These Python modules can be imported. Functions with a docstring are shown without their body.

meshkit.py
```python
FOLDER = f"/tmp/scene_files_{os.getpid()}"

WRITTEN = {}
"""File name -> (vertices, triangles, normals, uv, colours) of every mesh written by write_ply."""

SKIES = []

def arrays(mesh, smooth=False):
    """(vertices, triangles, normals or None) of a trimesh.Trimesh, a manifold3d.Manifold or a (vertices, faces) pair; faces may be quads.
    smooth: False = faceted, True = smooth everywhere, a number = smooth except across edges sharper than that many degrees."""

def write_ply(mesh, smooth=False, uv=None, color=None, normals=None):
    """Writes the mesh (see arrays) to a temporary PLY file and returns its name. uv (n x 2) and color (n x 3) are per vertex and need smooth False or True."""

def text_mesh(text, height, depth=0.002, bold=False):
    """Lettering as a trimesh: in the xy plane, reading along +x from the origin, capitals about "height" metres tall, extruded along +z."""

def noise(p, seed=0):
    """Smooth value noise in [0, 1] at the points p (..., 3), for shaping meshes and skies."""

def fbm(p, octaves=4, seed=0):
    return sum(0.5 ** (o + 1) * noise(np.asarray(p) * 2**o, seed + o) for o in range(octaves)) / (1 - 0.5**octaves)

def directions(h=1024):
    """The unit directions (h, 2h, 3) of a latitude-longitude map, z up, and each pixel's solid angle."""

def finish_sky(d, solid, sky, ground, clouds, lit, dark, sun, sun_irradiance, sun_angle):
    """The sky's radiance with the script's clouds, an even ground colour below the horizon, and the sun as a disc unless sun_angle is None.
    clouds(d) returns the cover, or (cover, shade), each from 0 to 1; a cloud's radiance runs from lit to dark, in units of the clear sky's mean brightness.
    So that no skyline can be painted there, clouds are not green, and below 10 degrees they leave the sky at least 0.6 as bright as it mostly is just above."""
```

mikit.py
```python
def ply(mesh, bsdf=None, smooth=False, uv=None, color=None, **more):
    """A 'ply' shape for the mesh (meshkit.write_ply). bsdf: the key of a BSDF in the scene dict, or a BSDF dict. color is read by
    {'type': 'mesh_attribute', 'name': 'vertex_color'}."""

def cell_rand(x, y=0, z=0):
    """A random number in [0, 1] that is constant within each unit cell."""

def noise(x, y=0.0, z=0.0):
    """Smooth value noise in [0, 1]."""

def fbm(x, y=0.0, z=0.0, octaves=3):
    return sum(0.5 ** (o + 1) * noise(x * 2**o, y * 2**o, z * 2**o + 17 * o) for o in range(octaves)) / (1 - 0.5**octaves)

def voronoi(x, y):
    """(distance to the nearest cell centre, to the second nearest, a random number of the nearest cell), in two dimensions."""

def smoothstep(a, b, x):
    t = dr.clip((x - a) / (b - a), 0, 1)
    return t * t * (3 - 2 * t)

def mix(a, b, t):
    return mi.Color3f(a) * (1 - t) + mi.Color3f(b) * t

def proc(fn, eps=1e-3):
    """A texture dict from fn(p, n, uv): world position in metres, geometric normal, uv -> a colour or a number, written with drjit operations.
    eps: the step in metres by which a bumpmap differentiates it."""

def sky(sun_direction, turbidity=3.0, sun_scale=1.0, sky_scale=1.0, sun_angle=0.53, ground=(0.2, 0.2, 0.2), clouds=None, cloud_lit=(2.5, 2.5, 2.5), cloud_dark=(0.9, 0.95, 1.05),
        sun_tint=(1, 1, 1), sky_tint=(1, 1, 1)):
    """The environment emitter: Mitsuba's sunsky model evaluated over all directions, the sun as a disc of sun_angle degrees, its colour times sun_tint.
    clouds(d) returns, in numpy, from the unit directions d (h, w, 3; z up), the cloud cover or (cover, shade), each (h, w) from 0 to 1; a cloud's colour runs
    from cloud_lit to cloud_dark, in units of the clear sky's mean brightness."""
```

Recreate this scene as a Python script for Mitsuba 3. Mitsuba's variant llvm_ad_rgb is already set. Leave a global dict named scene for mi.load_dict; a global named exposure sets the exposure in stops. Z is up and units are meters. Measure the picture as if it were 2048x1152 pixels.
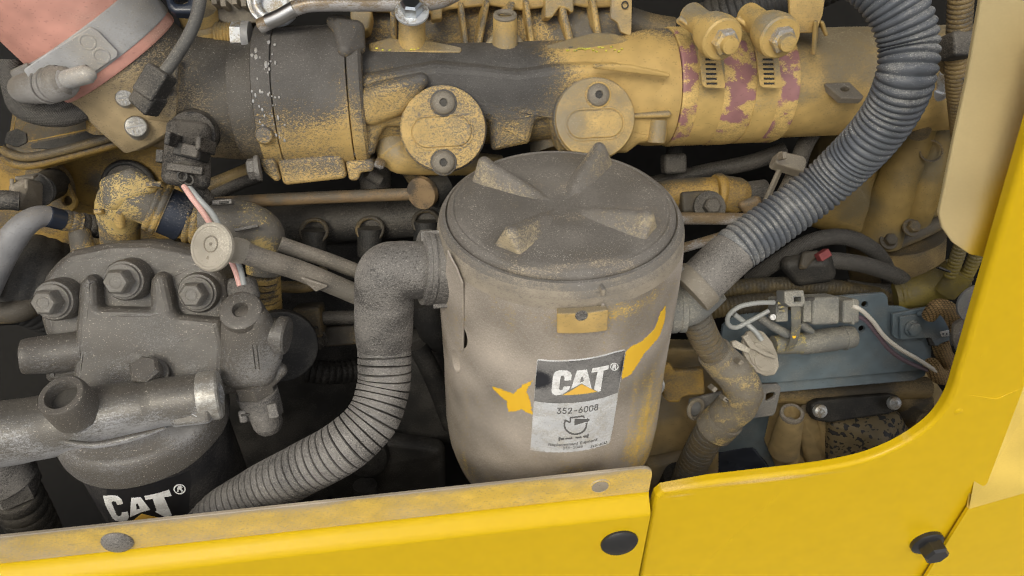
import math, random, numpy as np, trimesh, manifold3d, shapely, mapbox_earcut
import drjit as dr, mitsuba as mi, mikit
from mikit import noise, fbm, smoothstep, mix, proc
from meshkit import text_mesh, fbm as nfbm, noise as nnoise
from shapely.geometry import Polygon, LineString, Point
scene, labels = {}, {}
random.seed(4); rng = np.random.default_rng(4)
T4 = mi.ScalarTransform4f

# ---------------------------------------------------------------- camera, sky, exposure
FPX = 1500.0                                   # focal length in pixels of the 2048 px wide photograph
th, ps = math.radians(38.8), math.radians(7.4)
Fw = np.array([math.cos(th)*math.sin(ps), math.cos(th)*math.cos(ps), -math.sin(th)])
Rr = np.array([math.cos(ps), -math.sin(ps), 0.0]); Dn = np.cross(Fw, Rr)
CAM = np.array([-0.09743333, -0.46612744, 0.30318187])
scene['camera'] = {'type': 'perspective', 'fov': math.degrees(2*math.atan(1024/FPX)), 'fov_axis': 'x', 'near_clip': 0.01, 'far_clip': 50.0,
                   'to_world': T4().look_at(origin=CAM.tolist(), target=(CAM+Fw).tolist(), up=[0, 0, 1])}
scene['daylight'] = mikit.sky([-0.35, -0.75, 0.75], turbidity=3, sun_scale=0.3, sun_angle=30, clouds=lambda d: (1.0, 0.25 + 0.5*np.clip(nfbm(d*3.0, 3, 5)-0.25, 0, 1)),
                              cloud_lit=(2.3, 2.3, 2.35), cloud_dark=(1.0, 1.03, 1.1), ground=(0.2, 0.19, 0.175), sun_tint=(.88, 1.0, 1.16))
exposure = 2.7

# ---------------------------------------------------------------- geometry helpers
def V(*a): return np.array(a, float)
def unit(v): v = np.asarray(v, float); return v/np.linalg.norm(v)
def ray(px, py): return Fw + Rr*(px-1024)/FPX + Dn*(py-576)/FPX
def PY(px, py, Y): d = ray(px, py); return CAM + d*(Y-CAM[1])/d[1]
def PP(px, py, p0, n): d = ray(px, py); return CAM + d*(np.dot(np.asarray(p0)-CAM, n)/np.dot(d, n))
def depth(p): return float(np.dot(np.asarray(p)-CAM, Fw))
def mpp(p): return depth(p)/FPX                # metres per photograph pixel at p
def PD(px, py, d): return CAM + ray(px, py)*d
def frame(n, up=(0, 0, 1)):
    n = unit(n); y = np.asarray(up, float); y = unit(y-n*np.dot(y, n)); return np.column_stack([np.cross(y, n), y, n])
def place(m, R=np.eye(3), o=(0, 0, 0)):
    m = m.copy(); m.vertices = m.vertices@np.asarray(R).T+np.asarray(o); return m
def cat(*m): return trimesh.util.concatenate([x for x in m if x is not None])
def man(m): return manifold3d.Manifold(manifold3d.Mesh(np.asarray(m.vertices, np.float32), np.asarray(m.faces, np.uint32)))
def tri(M): k = M.to_mesh(); return trimesh.Trimesh(k.vert_properties[:, :3], k.tri_verts, process=False)
def clean(m): m = m.copy(); m.merge_vertices(merge_norm=True, merge_tex=True); return m
def cut(m, *tools):
    M = man(clean(m))
    for t in tools: M = M - man(clean(t))
    r = tri(M); return r if len(r.faces) else m
ICO = trimesh.creation.icosphere(2, 1.0).vertices
def hull(*sph):                                 # hull of spheres (centre, radius)
    return tri(manifold3d.Manifold.hull_points(np.vstack([np.asarray(c)+ICO*r for c, r in sph])))
def rbox(c, size, r=0.002, R=np.eye(3)):
    s = np.asarray(size)/2; r = min(r, s.min()*0.95)
    return place(hull(*[(V(a*(s[0]-r), b*(s[1]-r), e*(s[2]-r)), r) for a in (-1, 1) for b in (-1, 1) for e in (-1, 1)]), R, c)
def catmull(P, n):
    P = np.asarray(P, float); Q = np.vstack([2*P[0]-P[1], P, 2*P[-1]-P[-2]]); out = []
    for i in range(1, len(Q)-2):
        t = np.linspace(0, 1, n, endpoint=False)[:, None]; a, b, c, d = Q[i-1:i+3]
        out.append(0.5*(2*b+(c-a)*t+(2*a-5*b+4*c-d)*t**2+(3*b-a-3*c+d)*t**3))
    return np.vstack(out+[P[-1:]])
def sweep(p, r, sides=20, caps=True, sx=1.0, ref=None):
    p = np.asarray(p, float); t = np.gradient(p, axis=0); t /= np.linalg.norm(t, axis=1, keepdims=True)+1e-15
    a = np.asarray(ref if ref is not None else ([0, 0, 1.] if abs(t[0, 2]) < .9 else [1., 0, 0]), float); A = []
    for k in range(len(p)):
        a = a-t[k]*np.dot(a, t[k]); a /= np.linalg.norm(a); A.append(a)
    A = np.array(A); B = np.cross(t, A); g = np.arange(sides)*2*np.pi/sides
    r = np.broadcast_to(r, (len(p),))
    v = p[:, None]+r[:, None, None]*(np.cos(g)[None, :, None]*A[:, None]+sx*np.sin(g)[None, :, None]*B[:, None])
    i, j = np.meshgrid(np.arange(len(p)-1), np.arange(sides), indexing='ij'); n = sides
    q = np.stack([i*n+j, i*n+(j+1) % n, (i+1)*n+(j+1) % n, (i+1)*n+j], -1).reshape(-1, 4)
    f = np.vstack([q[:, [0, 1, 2]], q[:, [0, 2, 3]]]); v = v.reshape(-1, 3)
    if caps:
        k = len(v); v = np.vstack([v, p[:1], p[-1:]]); j = np.arange(n); L = (len(p)-1)*n
        f = np.vstack([f, np.column_stack([np.full(n, k), (j+1) % n, j]), np.column_stack([np.full(n, k+1), L+j, L+(j+1) % n])])
    return trimesh.Trimesh(v, f, process=False)
def path(pts):                                  # (px, py, Y) -> points
    return np.array([PY(*q[:3]) for q in pts])
def tube(P, r, sides=20, n=8, **k):
    P = np.asarray(P, float); q = catmull(P, n)
    if np.ndim(r): r = np.interp(np.linspace(0, len(P)-1, len(q)), np.arange(len(P)), r)
    return sweep(q, r, sides, **k)
def tpx(pts, rpx, sides=20, n=8, **k):          # radius given in photograph pixels at each point's depth
    P = path(pts); r = np.broadcast_to(rpx, (len(P),))*np.array([mpp(p) for p in P]); return tube(P, r, sides, n, **k)
def arc_resample(q, step):
    s = np.r_[0, np.cumsum(np.linalg.norm(np.diff(q, axis=0), axis=1))]; u = np.linspace(0, s[-1], max(3, int(s[-1]/step)+1))
    return np.column_stack([np.interp(u, s, q[:, k]) for k in range(3)]), u
def corrugated(P, r, pitch, dep, sides=40, sub=8, shape=0.35, wob=0.0, **k):
    q, u = arc_resample(catmull(P, 24), pitch/sub); f = np.abs(np.sin(np.pi*u/pitch))**shape if shape > 0 else np.clip(np.abs(np.sin(np.pi*u/pitch))/-shape, 0, 1)**.35
    if np.ndim(r): r = np.interp(u, np.linspace(0, u[-1], len(r)), r)
    if wob: f = f*(1-wob*nnoise(np.column_stack([u/pitch*.5, u*0, u*0]), 3)*0.5)
    return sweep(q, r-dep*(1-f), sides, **k)
def lathe(prof, A, ax, sides=48, up=None, caps=True):      # profile [(radius, distance along ax)], wound so that it ends where ax points
    R = frame(ax, up if up is not None else ((0, 0, 1) if abs(unit(ax)[2]) < .9 else (0, 1, 0))); prof = np.asarray(prof, float)
    g = np.arange(sides)*2*np.pi/sides
    v = np.stack([np.outer(prof[:, 0], np.cos(g)), np.outer(prof[:, 0], np.sin(g)), np.repeat(prof[:, 1:2], sides, 1)], -1).reshape(-1, 3)
    n = sides; i, j = np.meshgrid(np.arange(len(prof)-1), np.arange(n), indexing='ij')
    q = np.stack([i*n+j, i*n+(j+1) % n, (i+1)*n+(j+1) % n, (i+1)*n+j], -1).reshape(-1, 4)
    f = np.vstack([q[:, [0, 1, 2]], q[:, [0, 2, 3]]])
    if not caps: return place(trimesh.Trimesh(v, f, process=False), R, A)
    k = len(v); v = np.vstack([v, [[0, 0, prof[0, 1]], [0, 0, prof[-1, 1]]]]); j = np.arange(n); L = (len(prof)-1)*n
    f = np.vstack([f, np.column_stack([np.full(n, k), (j+1) % n, j]), np.column_stack([np.full(n, k+1), L+j, L+(j+1) % n])])
    return place(trimesh.Trimesh(v, f, process=False), R, A)
def disc(A, ax, r, h, b=0.0008, sides=40): return lathe([(r, 0), (r, h-b), (r-.3*b, h-.3*b), (r-b, h)], A, ax, sides)
def ring(A, ax, r, rt, sides=40, n=10, flat=1.0):
    g = np.linspace(0, 2*np.pi, n+1); return lathe([(r+rt*math.cos(a), rt*flat*math.sin(a)) for a in g], A, ax, sides, None, False)
def hexhead(A, ax, af, h, up=None, ch=0.18):    # af: across flats
    R = frame(ax, up if up is not None else (0.2, 0, 1)); g = np.arange(6)*np.pi/3+.26; r = af/math.sqrt(3); n = 6
    pr = [(r, 0), (r, h*(1-ch)), (r*.80, h)]
    v = np.array([[q*math.cos(a), q*math.sin(a), z] for q, z in pr for a in g]+[[0, 0, 0], [0, 0, h]])
    f = [[6*i+j, 6*i+(j+1) % 6, 6*i+6+(j+1) % 6] for i in range(2) for j in range(6)]+[[6*i+j, 6*i+6+(j+1) % 6, 6*i+6+j] for i in range(2) for j in range(6)]
    f += [[18, (j+1) % 6, j] for j in range(6)]+[[19, 12+j, 12+(j+1) % 6] for j in range(6)]
    return place(trimesh.Trimesh(v, f, process=False), R, A)
def inset(P, b):
    a = P-np.roll(P, 1, 0); c = np.roll(P, -1, 0)-P; a /= np.linalg.norm(a, axis=1, keepdims=True)+1e-12; c /= np.linalg.norm(c, axis=1, keepdims=True)+1e-12
    na = np.column_stack([-a[:, 1], a[:, 0]]); nc = np.column_stack([-c[:, 1], c[:, 0]]); m = na+nc; m /= np.linalg.norm(m, axis=1, keepdims=True)+1e-12
    return P+m*(b/np.clip((m*na).sum(1), .45, 1))[:, None]
def ext(poly, h, b=0.001, seg=3):               # extrude a shapely polygon by h with a rounded front edge of radius b
    if poly.geom_type != 'Polygon': poly = max(poly.geoms, key=lambda g: g.area)
    poly = shapely.geometry.polygon.orient(poly.simplify(1e-5), 1.0)
    rings = [np.array(r.coords)[:-1] for r in [poly.exterior, *poly.interiors]]
    lay = [(0, 0), (0, h-b)]+[(b*(1-math.cos(a)), h-b+b*math.sin(a)) for a in np.linspace(0, np.pi/2, seg+1)[1:]] if b > 0 else [(0, 0), (0, h)]
    vs, fs, base = [], [], 0; N = sum(len(r) for r in rings)
    for k, (ins, z) in enumerate(lay):
        vs += [np.column_stack([inset(r, ins) if ins else r, np.full(len(r), z)]) for r in rings]
        if k:
            o = 0
            for r in rings:
                j = np.arange(len(r)); j2 = (j+1) % len(r); A, B = (k-1)*N+o, k*N+o
                fs += [np.column_stack([A+j, A+j2, B+j2]), np.column_stack([A+j, B+j2, B+j])]; o += len(r)
    v = np.vstack(vs); ends = np.cumsum([len(r) for r in rings]).astype(np.uint32)
    bt = mapbox_earcut.triangulate_float64(v[:N, :2].copy(), ends).reshape(-1, 3).astype(int)
    tt = mapbox_earcut.triangulate_float64(v[:N, :2].copy(), ends).reshape(-1, 3).astype(int)
    def ori(t, up):
        a, b_, c = v[t[:, 0], :2], v[t[:, 1], :2], v[t[:, 2], :2]; s = (b_-a)[:, 0]*(c-a)[:, 1]-(b_-a)[:, 1]*(c-a)[:, 0]
        t = t.copy(); bad = (s > 0) != up; t[bad] = t[bad][:, ::-1]; return t
    fs += [ori(bt, False), ori(tt, True)+(len(lay)-1)*N]
    return trimesh.Trimesh(v, np.vstack(fs), process=False)
def rnd(poly, r):
    return poly.buffer(-r, quad_segs=5).buffer(2*r, quad_segs=5).buffer(-r, quad_segs=5) if r else poly
FRONT = V(0, -1, 0)
def topoly(px, p0, R, r=0.0, holes=()):
    n = R[:, 2]; loc = lambda L: np.array([(PP(x, y, p0, n)-p0)@R[:, :2] for x, y in L])
    g = rnd(Polygon(loc(px)).buffer(0), r)
    for hl in holes: g = g.difference(rnd(Polygon(loc(hl)).buffer(0), 0))
    return g
def circ(px, py, rx, ry=None, n=24):
    ry = ry or rx; return [(px+rx*math.cos(a), py+ry*math.sin(a)) for a in np.linspace(0, 2*np.pi, n, endpoint=False)]
def plate(px, p0, n=FRONT, h=0.003, b=0.001, r=0.0, holes=(), up=(0, 0, 1)):
    """outline seen at these pixels on the plane through p0 with normal n; the front face lies on that plane, the body goes h back"""
    p0 = PY(*p0) if len(p0) == 3 and abs(p0[0]) > 3 else np.asarray(p0, float); R = frame(n, up)
    return place(ext(topoly(px, p0, R, r, holes), h, b), R, p0-R[:, 2]*h)
def lump(m, amp, s, seed=0):                    # uneven cast or dented surface
    m = clean(m); n = m.vertex_normals; m.vertices = m.vertices+n*((nfbm(m.vertices*s, 3, seed)-.5)*2*amp)[:, None]; return m
def bolt(A, ax, af, h, wr=0, wh=0.0015, up=None):
    ax = unit(ax); m = hexhead(np.asarray(A)+ax*(wh if wr else 0), ax, af, h, up); return cat(disc(A, ax, wr, wh, wh*.4), m) if wr else m
def dimple(A, ax, r, d, h): return ring(np.asarray(A), ax, r, d, 20, 6)

# ---------------------------------------------------------------- scene entries
def key_for(k):
    if k not in scene and k not in labels: return k
    i = 1
    while f'{k}_{i:03d}' in scene or f'{k}_{i:03d}' in labels: i += 1
    return f'{k}_{i:03d}'
def thing(name, label, cat_, group=None, kind=None):
    k = key_for(name); labels[k] = {'label': label, 'category': cat_}
    if group: labels[k]['group'] = group
    if kind: labels[k]['kind'] = kind
    return k
def part(parent, name, mesh, mat, smooth=38, label=None):
    k = key_for(parent+'__'+name); scene[k] = mikit.ply(mesh, mat, smooth=smooth)
    if label: labels[k] = {'label': label}
    return k
def single(name, mesh, mat, label, cat_, group=None, smooth=38, kind=None):
    k = thing(name, label, cat_, group, kind); scene[k] = mikit.ply(mesh, mat, smooth=smooth); return k
def struct(name, mesh, mat, smooth=False):
    scene[name] = mikit.ply(mesh, mat, smooth=smooth); labels[name] = {'kind': 'structure', 'label': name.replace('_', ' ')}

# ---------------------------------------------------------------- materials
def principled(col, rough=0.5, metal=0.0, spec=0.5, coat=0.0, coatg=0.9, bump=None, bs=1.0):
    d = {'type': 'principled', 'base_color': col if isinstance(col, dict) else {'type': 'rgb', 'value': list(col)}, 'roughness': rough if isinstance(rough, dict) else float(rough),
         'metallic': metal if isinstance(metal, dict) else float(metal), 'specular': float(spec)}
    if coat: d.update(clearcoat=float(coat), clearcoat_gloss=float(coatg))
    if bump is not None: d = {'type': 'bumpmap', 'nested': d, 'arbitrary': bump, 'scale': float(bs)}
    return {'type': 'twosided', 'bsdf': d}
GRIT = proc(lambda p, n, uv: noise(p.x*1300, p.y*1300, p.z*1300)*0.6+noise(p.x*480, p.y*480, p.z*480)*0.8, eps=4e-4)
def wear(paint, dust=(.105, .096, .083), base=0.3, up=0.35, var=0.5, s=45, fine=0.28, patches=(), spark=0.25, soft=0.28, tone=.44, grain=1.0, dt=.8, streak=0.0, pit=.35):
    """dust lying on paint: more on what faces up, in drifts of noise, and where a patch (x, y, z, radius, weight) says so"""
    q_ = [dr.opaque(mi.Float, float(v)) for v in (*paint, *dust, base, up, var, s, fine*1.3, soft, spark*4, tone, grain, dt, streak, pit)]   # opaque numbers: all these textures compile as one
    paint, dust = mi.Color3f(*q_[:3]), mi.Color3f(*q_[3:6]); base, up, var, s, fine, soft, spark, tone_, gr_, dt, streak, pit = q_[6:]
    def fn(p, n, uv):
        F1 = fbm(p.x*s, p.y*s, p.z*s, 2)-.5; w = base+up*n.z+var*F1*2+streak*(noise(p.x*170, p.y*170, p.z*13)-.5)
        for q in patches:
            rx, ry, rz = (q[3],)*3 if np.ndim(q[3]) == 0 else q[3]
            w = w+q[4]*dr.exp(-(dr.square((p.x-q[0])/rx)+dr.square((p.y-q[1])/ry)+dr.square((p.z-q[2])/rz)))
        g = noise(p.x*1500, p.y*1500, p.z*1500); h = noise(p.x*700+9, p.y*700, p.z*700)
        c = smoothstep(.5-soft, .5+soft, w+fine*(1.3*g+.6*h-.95))
        tone = 1+tone_*(fbm(p.x*90, p.y*90, p.z*90+7, 2)-.5)
        col = mix(paint*tone, dust*(1+gr_*(.5*g+.3*h-.4)+dt*F1), c)
        return col*(1+spark*smoothstep(.8, .95, g)*c)*(1-.45*pit*smoothstep(.74, .9, h))
    return proc(fn)
def dusty(name, paint, dust=(.105, .096, .083), rough=0.62, bs=0.00006, spec=.35, metal=0.0, **k):
    scene[name] = principled(wear(paint, dust, **k), rough, metal, spec, bump=GRIT if bs else None, bs=bs)
YEL = (.46, .315, .115)                        # engine yellow under a film of tan dust
def pz(px, py, Y, r, w): q = PY(px, py, Y); return (q[0], q[1], q[2], r, w)
dusty('lid_dusty', (.36, .30, .22), (.128, .117, .104), base=.80, up=.1, var=.25, fine=.3, spark=.3, patches=[
    (.012, .022, .002, .013, -.4), (.03, -.02, .004, (.03, .008, .01), -.3), (0, -.077, .0, (.05, .005, .006), -.3), (-.01, .03, 0, .012, -.25), (.05, -.03, 0, .02, -.2)])
dusty('fin_dusty', (.36, .295, .19), (.132, .12, .106), base=.36, up=.55, var=.35, s=60, fine=.35, spark=.25)
dusty('canister_paint', (.58, .38, .07), (.27, .236, .198), base=.96, up=.3, var=.3, s=26, fine=.4, spark=.06, grain=.7, dt=1.3, streak=.4, rough=.5, bs=.000025, patches=[
    (.066, -.066, -.185, (.03, .03, .05), -.62), (.088, -.035, -.14, .02, -.35), (.02, -.094, -.03, (.06, .03, .006), -.3)])
dusty('canister_rim', (.27, .232, .18), (.12, .111, .1), base=.32, up=.55, var=.25, fine=.25, spark=.25)
dusty('manifold_dusty', YEL, (.072, .068, .064), base=.72, up=.14, var=.2, s=40, fine=.45, soft=.34, spark=.25, patches=[
    pz(1225, 120, .14, .03, -.7), pz(1130, 118, .14, .03, -.55), pz(1270, 190, .12, .045, -.9), pz(1300, 250, .12, .05, -.9), pz(1310, 120, .13, .03, -.4), pz(800, 185, .11, (.035, .05, .018), -.55), pz(745, 265, .11, .03, -.35),
    pz(1035, 260, .11, .03, -.35), pz(900, 130, .13, (.1, .05, .03), .5), pz(1030, 180, .12, .035, .4), pz(725, 315, .11, .015, .5)])
dusty('block_dusty', YEL, (.08, .074, .068), base=.74, up=.22, var=.16, s=40, fine=.5, soft=.34, spark=.3, patches=[
    pz(625, 270, .11, (.05, .05, .022), -.55), pz(700, 255, .11, (.01, .05, .05), -.4), pz(610, 345, .11, (.06, .06, .008), -.35), pz(600, 120, .11, .06, .3)])
dusty('throat_dusty', (.38, .29, .165), (.08, .073, .064), base=.80, up=.3, var=.22, s=40, fine=.4, spark=.6, patches=[(*PD(255, 245, .59), .045, -.8), (*PD(400, 310, .63), .02, -.4), (*PD(300, 90, .59), .018, -.35)])
dusty('engine_yellow', YEL, (.19, .155, .10), base=.33, up=.45, var=.35, fine=.2, spark=.1, rough=.5, bs=.00005)
dusty('engine_yellow_gritty', YEL, (.115, .105, .09), base=.28, up=.5, var=.5, s=55, fine=.45, spark=.3)
dusty('engine_yellow_dirty', (.33, .205, .05), (.07, .06, .045), base=.38, up=.25, var=.55, s=35, fine=.22, spark=.08)
dusty('engine_brown', (.24, .17, .075), (.055, .048, .038), base=.48, up=.2, var=.5, s=30, fine=.2, spark=.06)
dusty('tan_dusty', (.24, .205, .155), (.16, .142, .115), base=.5, up=.2, var=.5, fine=.3, spark=.12)
dusty('grey_dusty', (.055, .052, .049), (.148, .138, .126), base=.62, up=.25, var=.35, fine=.42, spark=.22)
dusty('grey_dark_dusty', (.03, .029, .028), (.082, .074, .063), base=.5, up=.3, var=.4, fine=.4, spark=.2)
dusty('cast_dusty', (.17, .165, .16), (.074, .066, .056), base=.74, up=.1, var=.3, s=38, fine=.4, spark=.8, dt=.9, rough=.5, spec=.5, patches=[pz(60, 850, -.05, (.05, .03, .015), -.6), pz(285, 840, -.06, (.045, .03, .014), -.62), pz(380, 825, -.06, .02, -.5), pz(520, 720, -.02, .018, -.55)])
dusty('bar_metal', (.31, .31, .315), (.09, .082, .07), base=.40, up=.55, var=.35, s=45, fine=.3, spark=.5, rough=.45, spec=.6, metal=.25)
dusty('conduit_yellowed', (.40, .27, .09), (.075, .068, .058), base=.48, up=.25, var=.6, s=70, fine=.4, spark=.2)
dusty('flaked_yellow', (.17, .132, .072), (.03, .029, .029), base=.36, up=.0, var=.9, s=210, fine=.05, soft=.04, spark=0, rough=.5)
dusty('hose_grey', (.088, .097, .112), (.17, .17, .165), base=.22, up=.3, var=.45, s=60, fine=.25, spark=.25, rough=.45, bs=.00004, patches=[pz(1540, 460, -.03, .045, .35)])
dusty('plate_blue', (.115, .15, .175), (.155, .16, .155), base=.25, up=.25, var=.3, fine=.12, spark=.06, rough=.45, bs=.00003)
dusty('connector_grey', (.135, .138, .135), (.215, .205, .175), base=.38, up=.3, var=.4, fine=.25, spark=.1, bs=.00005)
dusty('pink_rubber', (.50, .25, .20), (.42, .28, .22), base=.2, up=.35, var=.55, s=22, fine=.08, spark=.04, rough=.55, bs=.00003)
dusty('clamp_steel', (.32, .32, .32), (.25, .23, .2), base=.35, up=.15, var=.45, s=30, fine=.2, spark=.1, rough=.42, spec=.6, bs=.00003)
dusty('coupling_rubber', (.31, .155, .155), (.50, .35, .13), base=.76, up=.0, var=.75, s=110, fine=.24, soft=.06, spark=.03, rough=.5, patches=[pz(1380, 150, .11, (.009, .03, .022), -.5), pz(1465, 215, .11, (.011, .03, .016), -.55), pz(1478, 165, .11, (.009, .03, .014), -.5), pz(1500, 175, .11, .008, -.3), pz(1576, 180, .11, (.01, .03, .016), -.5), pz(1590, 120, .11, (.008, .03, .014), -.4)])
scene['panel_yellow'] = principled(wear((.55, .362, .005), (.52, .36, .11), base=-.1, up=.25, var=.2, s=20, fine=.06, spark=.0, pit=.0, tone=.05, patches=[(.155, -.12, -.1955, (.11, .03, .0035), .75), (.27, -.12, -.165, (.03, .03, .004), .3), (.085, -.12, -.2035, (.02, .03, .003), .6)]), .34, 0, .22, coat=.15, coatg=.95,
    bump=proc(lambda p, n, uv: noise(p.x*130, p.y*130, p.z*130), eps=1.5e-3), bs=.000015)
scene['panel_lip'] = principled(wear((.60, .40, .06), (.27, .225, .165), base=.3, up=.5, var=.32, s=25, fine=.22, spark=.03, soft=.45, grain=.5, pit=.3, patches=[(-.2, -.12, -.164, (.6, .03, .006), .5), (-.45, -.12, -.18, .12, .25)]), .42, 0, .5, bump=GRIT, bs=.00003)
scene['flange_tan'] = principled(wear((.62, .40, .02), (.44, .35, .18), base=1.1, up=.0, var=.15, s=20, fine=.05, spark=.0, soft=.5, pit=.0, tone=.04, grain=.1, dt=.3, patches=[(PY(2060, 300, -.095)[0], -.11, .1, (.016, .2, .4), -1.3)]), .38, 0, .5)  # tan over yellow, turning plain yellow towards the right edge
scene['steel'] = principled((.55, .55, .54), .32, 1.0)
scene['bolt_grey'] = principled(wear((.40, .39, .36), (.2, .185, .16), base=.45, up=.2, var=.5, s=200, fine=.35, spark=.3), .4, .35, .5, bump=GRIT, bs=.0001)
scene['zinc'] = principled((.52, .56, .60), .28, 1.0)
scene['rusty_tube'] = principled(wear((.36, .35, .34), (.17, .125, .075), base=.5, up=.25, var=.7, s=60, fine=.3, spark=.1), .36, .25, .5)
scene['black_rubber'] = principled((.016, .016, .017), .5, 0, .5)
scene['black_gloss'] = principled((.016, .016, .017), .28, 0, .6)
scene['black_dark'] = principled(wear((.014, .014, .014), (.04, .036, .03), base=.4, up=.3, var=.5, s=40, fine=.25, spark=.1), .65)
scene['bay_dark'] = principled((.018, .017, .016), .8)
scene['film_blue'] = principled((.02, .026, .04), .3)
scene['label_silver'] = principled(wear((.56, .57, .58), (.36, .345, .315), base=.4, up=0, var=.5, s=90, fine=.35, spark=.25), .38, .15, .5, bump=proc(lambda p, n, uv: smoothstep(.62, .75, noise(p.x*420, p.y*420, p.z*420)), eps=4e-4), bs=.00012)
scene['label_black'] = principled(wear((.018, .019, .024), (.165, .16, .155), base=.72, up=0, var=.3, s=60, fine=.1, spark=.05, soft=.2, patches=[(-.033, -.088, -.088, (.012, .03, .008), -.9), (.0375, -.088, -.084, (.006, .03, .012), -1.1)]), .4)
scene['print_white'] = principled(wear((.72, .72, .71), (.40, .39, .37), base=.3, up=0, var=.5, s=120, fine=.4, spark=.1), .45)
scene['print_grey'] = principled((.10, .098, .095), .5)
scene['print_yellow'] = principled((.70, .42, .07), .45)
scene['scrape_yellow'] = principled((.70, .42, .03), .38)
scene['wire_white'] = principled((.55, .52, .46), .5); scene['wire_purple'] = principled((.13, .095, .12), .5)
scene['wire_pink'] = principled((.62, .36, .31), .5); scene['wire_grey'] = principled((.30, .31, .30), .5)
scene['red_plastic'] = principled((.20, .04, .04), .5)
scene['cowl_pale'] = principled(wear((.55, .362, .005), (.60, .43, .09), base=.95, up=.1, var=.1, s=20, fine=.05, spark=.0, soft=.5, pit=.0, tone=.04, grain=.1), .4, 0, .5)  # paler, even yellow laid over the panel yellow, for the upper facet
def weave(col, dark, s):
    col, dark = mi.Color3f(*col), mi.Color3f(*dark)
    def fn(p, n, uv):
        a = p.x*s+p.z*s*.6; b = p.z*s-p.x*s*.4+p.y*s
        k = dr.abs(dr.sin(a*3.14159))*dr.abs(dr.sin((b+.5*dr.floor(a))*3.14159))
        return mix(dark, col*(.6+.7*noise(p.x*500, p.y*500, p.z*500)), smoothstep(.12, .5, k))
    return proc(fn)
scene['braid_tan'] = principled(weave((.34, .22, .09), (.06, .04, .02), 330), .8)
scene['braid_black'] = principled(weave((.10, .093, .082), (.022, .02, .018), 620), .8)

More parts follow.
